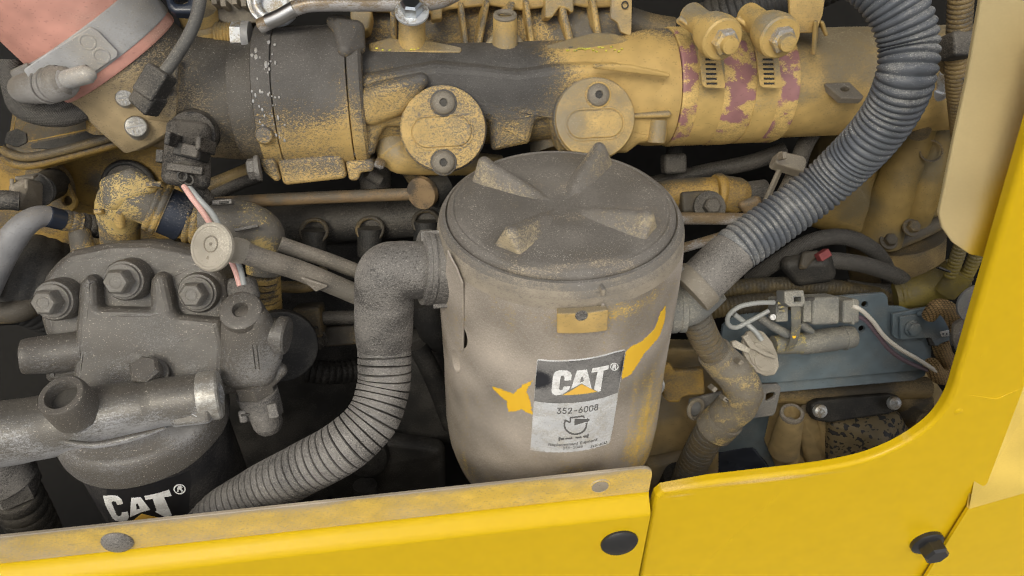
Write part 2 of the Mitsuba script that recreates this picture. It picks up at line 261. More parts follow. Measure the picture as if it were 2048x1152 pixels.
dusty('cover_speckled', YEL, (.095, .086, .075), base=.38, up=.1, var=.3, s=45, fine=.42, spark=.3)
dusty('clamp_painted', (.50, .345, .125), (.19, .165, .12), base=.12, up=.4, var=.5, s=50, fine=.2, spark=.1, rough=.5, bs=.00004)
dusty('bolt_painted', (.50, .36, .15), (.22, .21, .2), base=.4, up=.2, var=.6, s=120, fine=.3, spark=.2, rough=.45)
dusty('clamp_dirty', (.26, .25, .24), (.15, .135, .115), base=.4, up=.35, var=.4, fine=.2, spark=.1, rough=.5)
dusty('cable_grey', (.085, .083, .08), (.15, .14, .12), base=.3, up=.3, var=.3, fine=.2, bs=.00003)
dusty('grit_black', (.02, .019, .018), (.082, .073, .062), base=.5, up=.25, var=.4, s=90, fine=.4, spark=.25, bs=.00015)
dusty('zinc_dusty', (.50, .52, .54), (.24, .2, .14), base=.3, up=.25, var=.6, s=120, fine=.4, spark=.1, rough=.4, metal=.4, spec=.6)
dusty('tan_yellow', (.40, .29, .13), (.19, .165, .125), base=.4, up=.2, var=.5, fine=.2, spark=.1)
dusty('pipe_grey', (.20, .20, .205), (.17, .155, .135), base=.2, up=.35, var=.5, s=40, fine=.15, spark=.1, rough=.5, bs=.00003)
dusty('conduit_flecked', (.44, .32, .12), (.105, .095, .08), base=.58, up=.25, var=.65, s=55, fine=.4, soft=.08, spark=.25)
dusty('band_blue', (.02, .025, .038), (.10, .095, .09), base=.1, up=.35, var=.5, s=60, fine=.4, spark=.5, rough=.35, bs=.00003)
dusty('cap_pale', (.30, .27, .22), (.37, .34, .28), base=.3, up=.1, var=.5, fine=.15, spark=.04, bs=.00004)
dusty('tan_grey_dusty', (.13, .118, .10), (.19, .168, .14), base=.5, up=.2, var=.5, fine=.3, spark=.15)
dusty('tube_brown', (.20, .135, .07), (.10, .085, .065), base=.35, up=.2, var=.6, s=70, fine=.35, spark=.15)
dusty('rust_orange', (.22, .15, .08), (.06, .05, .04), base=.35, up=.2, var=.7, s=90, fine=.2, spark=.1)
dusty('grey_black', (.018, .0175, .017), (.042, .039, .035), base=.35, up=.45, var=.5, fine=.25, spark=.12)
dusty('can_black', (.016, .016, .018), (.05, .046, .042), base=.45, up=.1, var=.25, fine=.2, spark=.1, rough=.5)
scene['film_black'] = principled((.014, .014, .016), .35)
dusty('conduit_dark', (.10, .075, .035), (.05, .044, .034), base=.4, up=.2, var=.6, s=60, fine=.25, spark=.1)
dusty('bolt_dusty', (.17, .16, .145), (.115, .105, .09), base=.45, up=.2, var=.5, s=160, fine=.35, spark=.3, spec=.4)
dusty('bell_olive', (.215, .145, .045), (.09, .075, .045), base=.35, up=.2, var=.5, s=30, fine=.1, spark=.03)
dusty('ribs_tan', (.15, .115, .065), (.10, .092, .078), base=.5, up=.2, var=.5, s=60, fine=.4, spark=.15)
dusty('olive_plastic', (.20, .155, .035), (.11, .092, .05), base=.35, up=.3, var=.5, s=50, fine=.15, spark=.05)
dusty('yellow_flecked', (.19, .185, .16), (.36, .29, .11), base=.3, up=.1, var=.5, s=120, fine=.5, soft=.05, spark=0)
dusty('plate_round', (.145, .15, .155), (.20, .185, .165), base=.4, up=.2, var=.4, fine=.1, spark=.05)
dusty('conduit_worn', (.44, .33, .15), (.16, .142, .115), base=.66, up=.15, var=.45, s=120, fine=.4, soft=.15, spark=.15)
dusty('engine_side_paint', (.38, .28, .135), (.16, .145, .125), base=.18, up=.35, var=.55, s=25, fine=.1, spark=.04)
dusty('paint_chips', (.55, .50, .06), (.09, .085, .07), base=.3, up=0, var=.6, s=200, fine=.5, soft=.05)
# ---------------------------------------------------------------- the engine bay round everything (dark sheet metal)
def slab(a, b): a, b = np.asarray(a, float), np.asarray(b, float); m = trimesh.creation.box(extents=b-a); m.apply_translation((a+b)/2); return m
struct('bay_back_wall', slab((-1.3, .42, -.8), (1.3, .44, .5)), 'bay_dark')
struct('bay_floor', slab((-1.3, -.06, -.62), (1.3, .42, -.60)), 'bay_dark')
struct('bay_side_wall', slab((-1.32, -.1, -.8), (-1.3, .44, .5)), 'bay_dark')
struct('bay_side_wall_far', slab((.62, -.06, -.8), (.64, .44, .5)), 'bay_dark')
struct('unseen_bay_roof', slab((-1.3, .02, .45), (1.3, .44, .47)), 'bay_dark')  # added out of view; its front edge tunes how much daylight gets in

# ---------------------------------------------------------------- yellow body panels
def warp_panel(m, step):
    m = m.subdivide_to_size(step, max_iter=12) if hasattr(m, 'subdivide_to_size') else m; return m
t = thing('access_cover', 'long yellow sheet metal cover with a joggled lip, lower left', 'panel')
g = rnd(Polygon([(-.9, -.1985), (.0575, -.1985), (.0575, -.1656), (-.9, -.1656)]), .009).union(Polygon([(-.9, -.199), (.0575, -.199), (.0575, -.18), (-.9, -.18)]))
part(t, 'lip', place(ext(g, .0025, .0007), frame(FRONT), (0, -.1175, 0)), 'panel_lip', 38, 'dusty scuffed upper lip of the cover')
zz = np.linspace(0, 1, 14); oy = -.1202-.011*(zz*zz*(3-2*zz)); oz = -.1965-.017*zz
sec = [*zip(oy, oz), (-.1312, -.6), (-.1287, -.6), *zip(oy[::-1]+.0025, oz[::-1]-.0006)]
part(t, 'sheet', place(ext(Polygon(sec), .9575, .0006, 2), frame(V(1, 0, 0)), (-.9, 0, 0)), 'panel_yellow')
q = PY(235, 1083, -.12); part(t, 'rivet', lathe([(.0112, 0), (.0112, .001), (.0095, .003), (.005, .0042), (.001, .0045)], q, FRONT, 36), 'grey_dusty')
q = PY(1200, 972, -.12); part(t, 'grommet', ring(q, FRONT, .0075, .0011), 'panel_lip'); part(t, 'grommet_hole', disc(q+V(0, -.0003, 0), FRONT, .0068, .0005, .0002), 'tan_dusty')
q = PY(1238, 1083, -.131); single('panel_plug', lathe([(.0155, 0), (.0155, .002), (.0135, .0042), (.007, .0056), (.001, .006)], q, FRONT, 44), 'black_rubber', 'round black rubber plug in the yellow cover', 'plug')

YR = -.122
t = thing('frame_panel', 'yellow body panel with a rounded opening and tall right post', 'panel')
cv = catmull([(x, y, 0) for x, y in ((1600, 945), (1668, 935), (1730, 921), (1785, 900), (1834, 872), (1874, 838), (1902, 793), (1920, 738), (1950, 636))], 6)[:, :2]
fr = [(1262, 1260), (1308, 1008), (1313, 994), (1326, 983), (1420, 966), *map(tuple, cv), (1985, 520), (2060, 268), (2120, 60), (2330, 0), (2200, 352), (2048, 787), (1978, 969), (1936, 1016), (1780, 1260)]
part(t, 'sheet', plate(fr, V(0, YR, 0), FRONT, .0085, .0035, .0008), 'panel_yellow')
sc = [PY(x, y, YR) for x, y in ((1935, 790), (1965, 794), (1992, 797), (2015, 788), (2045, 776))]; part(t, 'paint_run', tube(sc, [.0002, .0005, .0007, .0005, .0002], 10), 'panel_yellow', 60)
q = PY(1917, 823, YR); part(t, 'paint_blob', lathe([(.0035, 0), (.003, .0005), (.0015, .0009), (.0002, .001)], q, FRONT, 20), 'panel_yellow', 60)
q = PY(1852, 1082, YR); part(t, 'bolt_washer', lathe([(.0155, 0), (.0155, .0035), (.0135, .005), (.009, .006)], q, FRONT, 40), 'black_gloss')
part(t, 'bolt', hexhead(q+V(.002, -.005, -.001), FRONT, .021, .012), 'black_gloss')
t = thing('side_cowl', 'pale yellow cowl right of the seam with a slanted upper facet', 'panel')
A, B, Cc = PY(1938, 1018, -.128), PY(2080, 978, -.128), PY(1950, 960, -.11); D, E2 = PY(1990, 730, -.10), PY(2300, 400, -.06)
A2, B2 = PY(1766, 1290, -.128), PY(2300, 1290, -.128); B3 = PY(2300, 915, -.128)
def facets(P, F, thick=(0, .003, -.001)):
    P = np.array(P); n = len(P); back = P+np.array(thick); f = [list(x) for x in F]; fs = f+[[c+n for c in x[::-1]] for x in f]; ed = {}
    for x in f:
        for a, b in ((x[0], x[1]), (x[1], x[2]), (x[2], x[0])): ed[(a, b)] = ed.get((a, b), 0)+1
    for a, b in ed:
        if (b, a) not in ed: fs += [[b, a, a+n], [b, a+n, b+n]]
    return trimesh.Trimesh(np.vstack([P, back]), fs, process=False)
part(t, 'upper_facet', facets([A, B3, E2, D, Cc], [(0, 1, 2), (0, 2, 3), (0, 3, 4)]), 'cowl_pale', False, 'pale upper facet')
part(t, 'lower_facet', facets([A+V(0, .0005, -.0005), A2, B2, B3+V(0, .0005, -.0005)], [(0, 1, 2), (0, 2, 3)]), 'panel_yellow', False)
t = thing('inner_flange', 'tan inner flange of the right post with rounded lower corner', 'panel')
fl = [(1972, -60), (1932, 170), (1908, 280), (1888, 380), (1878, 428), (1884, 456), (1905, 486), (1940, 510), (1988, 519), (2030, 470), (2200, 200), (2300, -60)]
pm = clean(plate(fl, PY(1900, 430, -.095), V(-.12, -1, .0), .003, .0012, .002)).subdivide_to_size(.012, max_iter=12)
part(t, 'sheet', pm, 'flange_tan')

# ---------------------------------------------------------------- breather canister
def PC(px, py, r=.0955):
    d = ray(px, py); a = d[0]**2+d[1]**2; b = 2*(CAM[0]*d[0]+CAM[1]*d[1]); c = CAM[0]**2+CAM[1]**2-r*r
    q = CAM+d*(-b-math.sqrt(b*b-4*a*c))/2/a; return math.atan2(q[0], -q[1])*r, q[2]
def wrap(m, r, c=(0, 0)):                       # (arc length, height, out) -> round a vertical cylinder at c
    m = clean(m).subdivide_to_size(.005, max_iter=10); v = m.vertices; a = v[:, 0]/r; R = r+v[:, 2]
    m.vertices = np.column_stack([c[0]+R*np.sin(a), c[1]-R*np.cos(a), v[:, 1]]); return m
def onwrap(px, h, b=.0003, r0=0.0, holes=(), lift=0.0, r=.0955, rag=0.0):
    g = rnd(Polygon([PC(x, y, r) for x, y in px]).buffer(0), r0)
    if rag: g = Polygon([(x+rng.normal(0, rag), y+rng.normal(0, rag)) for x, y in list(g.segmentize(.0013).exterior.coords)[:-1]]).buffer(0)
    for hl in holes: g = g.difference(Polygon([PC(x, y, r) for x, y in hl]))
    gs = getattr(g, 'geoms', [g]); return cat(*[wrap(place(ext(x, h, b, 2), o=(0, 0, lift)), r) for x in gs])
t = thing('breather_canister', 'big round dusty canister with finned lid and printed label', 'canister')
body = lathe([(.01, -.285), (.070, -.285), (.082, -.278), (.0925, -.262), (.0965, -.240), (.0975, -.215), (.0965, -.175), (.0956, -.15), (.0955, -.06), (.0948, -.035), (.0935, -.022)], (0, 0, 0), (0, 0, 1), 128)
body = cut(body, *[place(trimesh.creation.icosphere(3), np.diag(s)@np.eye(3), c) for s, c in [((.03, .022, .019), (-.090, -.036, -.076)), ((.03, .006, .012), (-.085, -.040, -.112))]])
part(t, 'body', body, 'canister_paint', 30)
part(t, 'rim', lathe([(.0935, -.0221), (.0930, -.014), (.0915, -.008), (.0885, -.0035), (.0865, -.003), (.0860, -.006)], (0, 0, 0), (0, 0, 1), 128), 'canister_rim')
lid = part(t, 'lid', lathe([(.084, -.008), (.0853, -.0045), (.0848, -.001), (.0828, .0015), (.0805, .0022), (.0795, .0014), (.078, .0022), (.074, .0032), (.05, .0036), (.02, .0028), (.004, .0022)], (0, 0, 0), (0, 0, 1), 128), 'lid_dusty')
for az, hh, rr in ((140, .0205, .0795), (54, .0205, .0795), (-40, .0195, .0785), (229, .019, .0775)):
    a = math.radians(az); e = V(math.cos(a), math.sin(a), 0); s_ = V(-e[1], e[0], 0); P = []
    for k in range(9):
        u = k/8; r_ = .010+(rr-.007-.010)*u; h_ = (hh+.002)*(u**.68)-.002; w_ = .0036+.0042*math.sin(u*2.3); P.append((r_, h_, w_))
    segs = [man(hull(*[(e*r_+s_*sg*(w_+.004)+V(0, 0, -.0015), .002) for r_, h_, w_ in (P[k], P[k+1]) for sg in (-1, 1)], *[(e*(r_-.004*(k == 7)*(j == 1))+V(0, 0, max(h_-.0055, -.003)), .0056) for j, (r_, h_, w_) in enumerate((P[k], P[k+1]))])) for k in range(8)]
    m = segs[0]
    for x in segs[1:]: m = m+x
    part(lid, 'fin', lump(tri(m.refine_to_length(.003)), .0004, 90), 'fin_dusty', 60)
a = math.radians(-83); e = V(math.cos(a), math.sin(a), 0)
part(t, 'index_mark', rbox(e*.0905+V(0, 0, -.008), (.0028, .011, .006), .0012, frame((0, 0, 1), e)), 'canister_rim')
part(t, 'index_mark', rbox(e*.0958+V(0, 0, -.023), (.0025, .012, .003), .001, frame(e)), 'canister_paint')
part(t, 'seam_patch', onwrap([(897, 500), (915, 535), (927, 565), (929, 640), (928, 700), (920, 702), (902, 680), (890, 655), (886, 620), (893, 560)], .0012, .0005), 'canister_paint')
bs = thing  # (boss below)
b0 = onwrap([(1114, 616), (1211, 609), (1209, 651), (1114, 656)], .0055, .0008, .001); part(t, 'boss', b0, 'engine_yellow')
a, zz = PC(1163, 631, .101); a /= .101; e = V(math.sin(a), -math.cos(a), 0); part(t, 'boss_pin', lathe([(.0042, 0), (.0042, .0006), (.003, .0006), (.003, .0002), (.0005, .0002)], e*.1008+V(0, 0, zz), e, 24), 'grey_dusty')
part(t, 'scrape', onwrap([(1251, 704), (1262, 694), (1290, 677), (1311, 655), (1321, 625), (1331, 612), (1329, 640), (1318, 672), (1288, 706), (1262, 748), (1243, 758)], .0003, 0, rag=.00035), 'scrape_yellow', label='bright yellow scraped streak right of the label')
part(t, 'scrape', onwrap([(984, 773), (1000, 777), (1026, 787), (1046, 770), (1066, 759), (1052, 783), (1060, 800), (1066, 829), (1044, 818), (1018, 824), (1013, 802), (996, 786)], .0003, 0, rag=.00035), 'scrape_yellow', label='bright yellow scraped star left of the label')
# label, traced on the cylinder from the enlarged picture (4.8 px per photograph px)
def L(*pts): return [(1040+x/4.8, 680+y/4.8) for x, y in pts]
lab = part(t, 'label', onwrap(L((165, 180), (300, 193), (440, 190), (600, 178), (760, 150), (900, 112), (1012, 85), (985, 250), (940, 500), (895, 800), (858, 985), (700, 1045), (520, 1080), (330, 1092), (200, 1085), (100, 1062), (125, 700)), .0007, .0002, .002), 'label_silver')
band = [(171, 188), (300, 199), (440, 197), (600, 185), (760, 157), (900, 119), (1004, 93), (980, 250), (935, 497), (780, 550), (600, 586), (400, 600), (250, 594), (138, 578), (152, 380)]
part(lab, 'band', onwrap(L(*band), .0002, .00005, 0, (), .0007), 'label_black')
LC = [(490, 375), (425, 382), (427, 345), (415, 330), (398, 333), (388, 350), (375, 455), (378, 470), (395, 474), (410, 465), (415, 440), (480, 432), (470, 465), (405, 513), (345, 521), (312, 508), (302, 480), (318, 335), (335, 298), (375, 281), (450, 283), (483, 300), (494, 325)]
LA = [(545, 284), (640, 275), (686, 462), (590, 405), (495, 455), (488, 460)]; LT = [(690, 262), (846, 233), (842, 272), (798, 282), (768, 480), (745, 486), (706, 465), (740, 295), (683, 303)]
LY = [(590, 414), (735, 486), (410, 519)]
for q in (LC, LA, LT): part(lab, 'letter', onwrap(L(*q), .0002, .00005, 0, (L((585, 345), (600, 343), (612, 385), (570, 402)),) if q is LA else (), .00095), 'print_white')
part(lab, 'triangle', onwrap(L(*LY), .0002, .00005, 0, (), .00095), 'print_yellow')
part(lab, 'registered_mark', cat(onwrap(L(*circ(899, 247, 39, 37)), .0002, 0, 0, (L(*circ(899, 247, 32, 30)),), .00095), onwrap(L((880, 268), (885, 228), (908, 224), (918, 236), (910, 248), (918, 268), (908, 270), (900, 252), (893, 254), (890, 270)), .0002, 0, 0, (), .00095)), 'print_white')
def stroke(pts, w): return [(x, y) for x, y in LineString(pts).buffer(w, cap_style=2, quad_segs=4).exterior.coords][:-1]
sym = [stroke([(612, 742), (610, 722), (482, 738), (482, 785)], 7), stroke([(482, 785)]+[(530+105*math.cos(a)*1.0, 805+92*math.sin(a)) for a in np.linspace(3.6, -.15, 20)], 8), [(522, 748), (640, 752), (638, 742), (670, 757), (640, 788), (638, 776), (520, 812)],
       stroke([(380, 922), (376, 962)], 8), stroke([(388, 944), (425, 941)], 9), stroke([(435, 940), (502, 934)], 8), stroke([(530, 931), (588, 926)], 8), stroke([(603, 922), (640, 916)], 9), stroke([(652, 893), (644, 935)], 7)]
part(lab, 'symbol', cat(*[onwrap(L(*q), .00015, 0, 0, (), .0007) for q in sym]), 'print_grey')
def words(txt, p, q, hpx, bold=True, r=.0955):   # text whose base line runs between two pixels of the enlarged picture
    (x0, y0), (x1, y1) = PC(*L(p)[0], r), PC(*L(q)[0], r); m = text_mesh(txt, .01, .01, bold); b = m.bounds; d = V(x1-x0, y1-y0); w = np.linalg.norm(d); u = d/w; v = m.vertices
    xs = (v[:, 0]-b[0, 0])/(b[1, 0]-b[0, 0])*w; hh = abs(PC(*L((p[0], p[1]-hpx))[0], r)[1]-y0); ys = v[:, 1]/.01*hh
    m.vertices = np.column_stack([x0+xs*u[0]-ys*u[1], y0+xs*u[1]+ys*u[0], v[:, 2]/.01*.00015+.0007]); return wrap(m, r)
part(lab, 'lettering', cat(words('352-6008', (352, 700), (745, 662), 56), words('Replacement Element', (272, 1008), (738, 958), 24), words('339-1048', (410, 1042), (596, 1024), 24), words('348-4043', (672, 1030), (832, 985), 22)), 'print_grey', False)
# ---------------------------------------------------------------- intake manifold across the top
MA, MB = PY(600, 200, .16), PY(1650, 165, .16); MX = unit(MB-MA)
def mx(px, py=180, Y=.112): return float(np.dot(PY(px, py, Y)-MA, MX))       # station along the manifold's axis
def mlathe(prof, sides=72): return lathe(prof, MA, MX, sides)
def mst(*pr): return [(r, mx(px) if px > 3 else px) for r, px in pr]
t = thing('intake_manifold', 'dust blackened intake manifold casting behind the canister lid, yellow at its right end', 'manifold')
g = mlathe([(.02, mx(716)), (.043, mx(717)), (.0445, mx(740)), (.0435, mx(900)), (.0435, mx(1180)), (.0455, mx(1260)), (.0500, mx(1310)), (.0515, mx(1330)), (.0515, mx(1364)), (.03, mx(1365))])
part(t, 'runner', lump(g, .0008, 40), 'manifold_dusty')
sk = plate([(706, 170), (720, 152), (800, 140), (870, 128), (960, 134), (1040, 143), (1120, 130), (1230, 128), (1300, 142), (1338, 150), (1338, 270), (1334, 288), (1322, 294), (1305, 288), (1280, 291), (1255, 309), (1120, 309), (1095, 241), (1073, 245), (1060, 290), (985, 306), (978, 240), (960, 250), (905, 330), (815, 300), (800, 257), (773, 257), (757, 279), (748, 312), (694, 319)], (900, 250, .109), V(0, -.97, .24), .05, .007, .003)
part(t, 'skirt', lump(sk.subdivide_to_size(.006), .0012, 45, 2), 'manifold_dusty', 45)
q = [PY(*a) for a in ((742, 222, .113), (758, 190, .113), (842, 160, .112), (720, 205, .114), (790, 205, .113))]
part(t, 'bulge', hull((q[0], .0115), (q[1], .011), (q[2], .006), (q[3], .008), (q[4], .011)), 'manifold_dusty', 60)
part(t, 'rib', hull((PY(1265, 232, .106), .0022), (PY(1335, 228, .104), .003), (PY(1265, 232, .115), .0022), (PY(1335, 228, .115), .003)), 'engine_yellow')
part(t, 'rib', hull((PY(1190, 132, .107), .002), (PY(1260, 134, .107), .0022), (PY(1335, 150, .107), .002)), 'manifold_dusty')
part(t, 'boss', tpx([(1316, 240, .11), (1312, 285, .102)], [18, 17], 20), 'engine_yellow')
part(t, 'port', tpx([(770, 240, .145), (792, 300, .125), (830, 320, .12), (1000, 330, .14)], [26, 40, 30, 20], 24), 'engine_yellow')
part(t, 'port', tpx([(1080, 230, .16), (1100, 300, .14)], [30, 40], 24), 'engine_brown')
part(t, 'paint_mark', cat(*[rbox(PY(1135+7.2*i+rng.uniform(-2, 2), 100+rng.uniform(-7, 6), .1185), (rng.uniform(.0015, .0038), .0012, rng.uniform(.0012, .0032)), .0005, frame(V(0, -.8, .6))) for i in range(16)]+[rbox(PY(x+rng.uniform(-3, 3), 99+rng.uniform(-3, 3), .1195), (rng.uniform(.001, .003), .0012, .0014), .0005, frame(V(0, -.8, .6))) for x in (756, 764, 772, 778, 812, 820, 828, 838)]), 'paint_chips', label='chipped yellow green paint mark on the top')
CN = unit(V(-.02, -.86, .5)); CR = frame(CN)
def stadium(hx, hy): return LineString([(-hx+hy, 0), (hx-hy, 0)]).buffer(hy, quad_segs=10)
def torx(q, n, r, mat): 
    dome = lathe([(r, 0), (r, r*.22), (r*.86, r*.42), (r*.55, r*.54), (r*.36, r*.55), (r*.34, r*.3), (r*.05, r*.3)], q, n, 32); star = Polygon([((.26 if k % 2 else .36)*r*math.cos(a), (.36 if k % 2 else .50)*r*math.sin(a)) for k, a in enumerate(np.arange(12)*np.pi/6)])
    return dome, place(ext(star, r*.38, 0), frame(n), q)
def cover(px, py, rpx, ovx, ovy, ohx, ohy, screws, label, mat, smat, Y):
    t = thing('round_cover', label, 'cover', None)
    c = PY(px, py, Y); m = mpp(c); part(t, 'gasket', disc(c-CN*.012, CN, rpx*m*1.035, .009, .001, 64), 'manifold_dusty')
    part(t, 'disc', disc(c-CN*.0035, CN, rpx*m, .0055, .0012, 72), mat)
    o = PP(ovx, ovy, c+CN*.002, CN); st = stadium(ohx*m, ohy*m*1.02)
    part(t, 'oval_rim', place(ext(st.buffer(.0016).difference(st.buffer(.0002)), .0009, .0004), CR, o), mat); part(t, 'oval_pad', place(ext(st.buffer(-.0006), .0016, .0009), CR, o), mat)
    for sx, sy in screws:
        s = PP(sx, sy, c+CN*.002, CN); d, st_ = torx(s, CN, .0093, smat); k = part(t, 'screw', d, smat); part(k, 'recess', st_, 'black_dark')
        part(t, 'screw_ear', ring(s, CN, .0096, .0014, 32, 8), 'manifold_dusty')
    return t
cover(887, 257, 84, 884, 264, 60, 30, [(887, 206), (887, 325)], 'speckled round cover with two screws, left on the manifold', 'cover_speckled', 'tan_dusty', .094)
cover(1190, 237, 80, 1190, 248, 57, 28, [(1196, 190)], 'clean yellow round cover behind the lid fin, right on the manifold', 'engine_yellow', 'tan_dusty', .094)

t = thing('mixer_block', 'blocky dust covered valve housing with flanges, left of the manifold', 'housing')
def bl(px, py=185): return mx(px, py, .1)
part(t, 'neck', lump(mlathe([(.03, bl(438)), (.0488, bl(440)), (.0500, bl(452)), (.0512, bl(480)), (.0535, bl(494)), (.03, bl(498))]), .0006, 50), 'throat_dusty', 50)
part(t, 'flange', mlathe([(.03, bl(497)), (.0605, bl(497)), (.062, bl(499)), (.062, bl(537)), (.0612, bl(538.5)), (.03, bl(538.6))]), 'block_dusty')
part(t, 'body', lump(mlathe([(.03, bl(539)), (.0610, bl(540)), (.0615, bl(545)), (.0605, bl(600)), (.0605, bl(640)), (.0618, bl(660)), (.0615, bl(691)), (.0605, bl(692)), (.03, bl(692.3))], 96), .0006, 50), 'block_dusty')
part(t, 'flange', mlathe([(.03, bl(693)), (.0600, bl(693.5)), (.0615, bl(696)), (.0615, bl(718)), (.059, bl(724)), (.03, bl(725))]), 'block_dusty')
part(t, 'lug', hull((PY(680, 52, .15), .006), (PY(712, 58, .15), .007), (PY(716, 95, .14), .006), (PY(690, 100, .13), .006)), 'block_dusty')
part(t, 'lug', hull((PY(668, 44, .16), .006), (PY(690, 46, .16), .006), (PY(690, 70, .15), .006)), 'block_dusty')
def seg(x0, x1, x2, x3, Y, b=.003): return plate([(x0, 312), (x1, 308), (x3, 360), (x2, 374)], (600, 340, Y), V(0, -.9, .44), .05, b, .003)
part(t, 'sump', plate([(552, 318), (684, 308), (694, 358), (566, 372)], (600, 340, .100), V(0, -.93, .36), .05, .004, .004), 'block_dusty')
part(t, 'sump', plate([(516, 318), (549, 316), (563, 371), (552, 366), (528, 345)], (600, 340, .098), V(0, -.93, .36), .05, .003, .003), 'block_dusty')
part(t, 'sump', plate([(690, 322), (744, 319), (750, 330), (745, 344), (722, 346), (716, 362), (698, 362)], (600, 340, .102), V(0, -.93, .36), .05, .003, .003), 'block_dusty')
part(t, 'boss', lathe([(.0075, -.004), (.0075, .003), (.006, .005), (.001, .0058)], PY(530, 270, .0985), V(0, -.9, .4), 28), 'block_dusty')
ch = []
for i in range(46):
    px = rng.choice([rng.normal(512, 7), rng.normal(545, 8)]); a = rng.uniform(-.2, 1.25)**1; q = MA+MX*bl(px)+.0621*(FRONT*math.cos(a)+V(0, 0, 1)*math.sin(a)); s_ = rng.uniform(.0004, .0013)*(1.5 if a > .8 else 1)
    ch.append(place(trimesh.creation.icosphere(1), frame(FRONT*math.cos(a)+V(0, 0, 1)*math.sin(a))@np.diag([s_*.8, s_*rng.uniform(.8, 2), .0004]), q))
k = part(t, 'bare_chips', cat(*ch), 'clamp_steel', True, 'white chips in the soot'); labels[k]['kind'] = 'stuff'
part(t, 'bolt', bolt(PY(520, 336, .094), V(-1, -.1, 0), .015, .006, .0105, .004), 'grey_dusty')
part(t, 'stud', lathe([(.004, 0)]+[(.0048-.0009*(k % 2), .0009*k) for k in range(8)]+[(.003, .0075)], PY(752, 324, .104), V(.8, -.3, -.3), 20), 'rusty_tube')

# ---------------------------------------------------------------- coupling, clamps and the pipe on the right
t = single('coupling_hose', mlathe([(.04, mx(1366)), (.0522, mx(1366.5)), (.0530, mx(1371)), (.0528, mx(1394)), (.0515, mx(1400)), (.0515, mx(1446)), (.0532, mx(1453)), (.0534, mx(1480)), (.0530, mx(1506)), (.0514, mx(1514)), (.0514, mx(1556)), (.0530, mx(1562)), (.0532, mx(1592)), (.0522, mx(1598)), (.04, mx(1599))], 96), 'coupling_rubber', 'maroon rubber coupling with flaking yellow overspray, between manifold and pipe', 'hose coupling')
def tclamp(x0, x1, cx, side):
    t = thing('hose_clamp', f'overpainted bolt clamp {side}', 'hose clamp', None)
    part(t, 'band', mlathe([(.0512, mx(x0)), (.0526, mx(x0)), (.0528, mx(x0+2)), (.0528, mx(x1-2)), (.0526, mx(x1)), (.0512, mx(x1))], 96), 'clamp_painted')
    d = cx-1447; a, b = PY(1446+d, 80+(-4 if d else 0), .072), PY(1392+d, 38, .118); ax = unit(a-b)
    part(t, 'barrel', lathe([(.009, -.002), (.0105, 0), (.0105, .028), (.0125, .032), (.015, .034), (.0152, .038), (.0160, .0385), (.0160, .0415), (.0165, .042), (.0165, .0455), (.0172, .046), (.0172, .0495), (.0165, .0512), (.0165, .054), (.015, .0555), (.004, .0556)], a-ax*.055, ax, 40), 'clamp_painted')
    part(t, 'nut', cat(hexhead(a, ax, .0175, .0085), ), 'bolt_painted'); part(t, 'bolt_end', disc(a+ax*.0075, ax, .0066, .006, .001), 'clamp_painted')
    st = [(1394+d, 74), (1414+d, 70), (1432+d, 100), (1442+d, 118), (1451+d, 172), (1447+d, 177), (1411+d, 175), (1405+d, 170), (1398+d, 110)]
    sl = [[(1410+d+k*.5, 107+k*9.7), (1431+d+k*.6, 107+k*9.7), (1431.5+d+k*.6, 111+k*9.7), (1410.5+d+k*.5, 111+k*9.7)] for k in range(7)]
    part(t, 'strap', plate(st, (1425+d, 150, .1), V(0, -.93, .38), .0012, .0004, .0012, sl), 'clamp_painted'); part(t, 'slot_backing', plate([(1404+d, 100), (1434+d, 100), (1442+d, 172), (1414+d, 172)], PY(1425+d, 150, .1)+V(0, .0012, 0), V(0, -.93, .38), .001, 0), 'black_dark')
    part(t, 'hook', hull((PY(1360+d, 42, .122), .003), (PY(1390+d, 62, .112), .003), (PY(1400+d, 50, .112), .003), (PY(1372+d, 32, .122), .003)), 'clamp_painted')
    part(t, 'fold', hull((PY(1362+d, 38, .117), .002), (PY(1392+d, 60, .106), .002)), 'clamp_painted')
    return t
tclamp(1397, 1448, 1447, 'on the left half of the maroon coupling'); tclamp(1512, 1557, 1562, 'on the right half of the maroon coupling')
t = thing('charge_pipe', 'wide dull yellow pipe passing behind the grey corrugated hose', 'pipe')
part(t, 'pipe', mlathe([(.045, mx(1580)), (.0492, mx(1581)), (.0492, mx(1700)), (.0490, mx(1800)), (.0485, mx(2050)), (.03, mx(2051))], 80), 'engine_yellow')
part(t, 'tab', plate([(1648, 166), (1699, 163), (1729, 192), (1722, 197), (1682, 196)], (1690, 180, .105), V(-.05, -.42, .9), .0065, .0012, .001, (circ(1690, 177, 9, 5),)), 'tan_dusty')
part(t, 'bracket', plate([(1578, -40), (1655, -40), (1646, 30), (1634, 62), (1622, 66), (1588, 66), (1580, 45)], (1615, 40, .125), V(-.1, -.95, .3), .004, .001, .003), 'engine_yellow')
part(t, 'gusset', hull((PY(1630, 44, .11), .0016), (PY(1627, 105, .112), .0018), (PY(1634, 44, .14), .0016), (PY(1632, 70, .14), .0016)), 'engine_yellow')
part(t, 'gusset', hull((PY(1644, 45, .125), .0016), (PY(1652, 68, .125), .0018), (PY(1640, 44, .14), .0016)), 'engine_yellow')

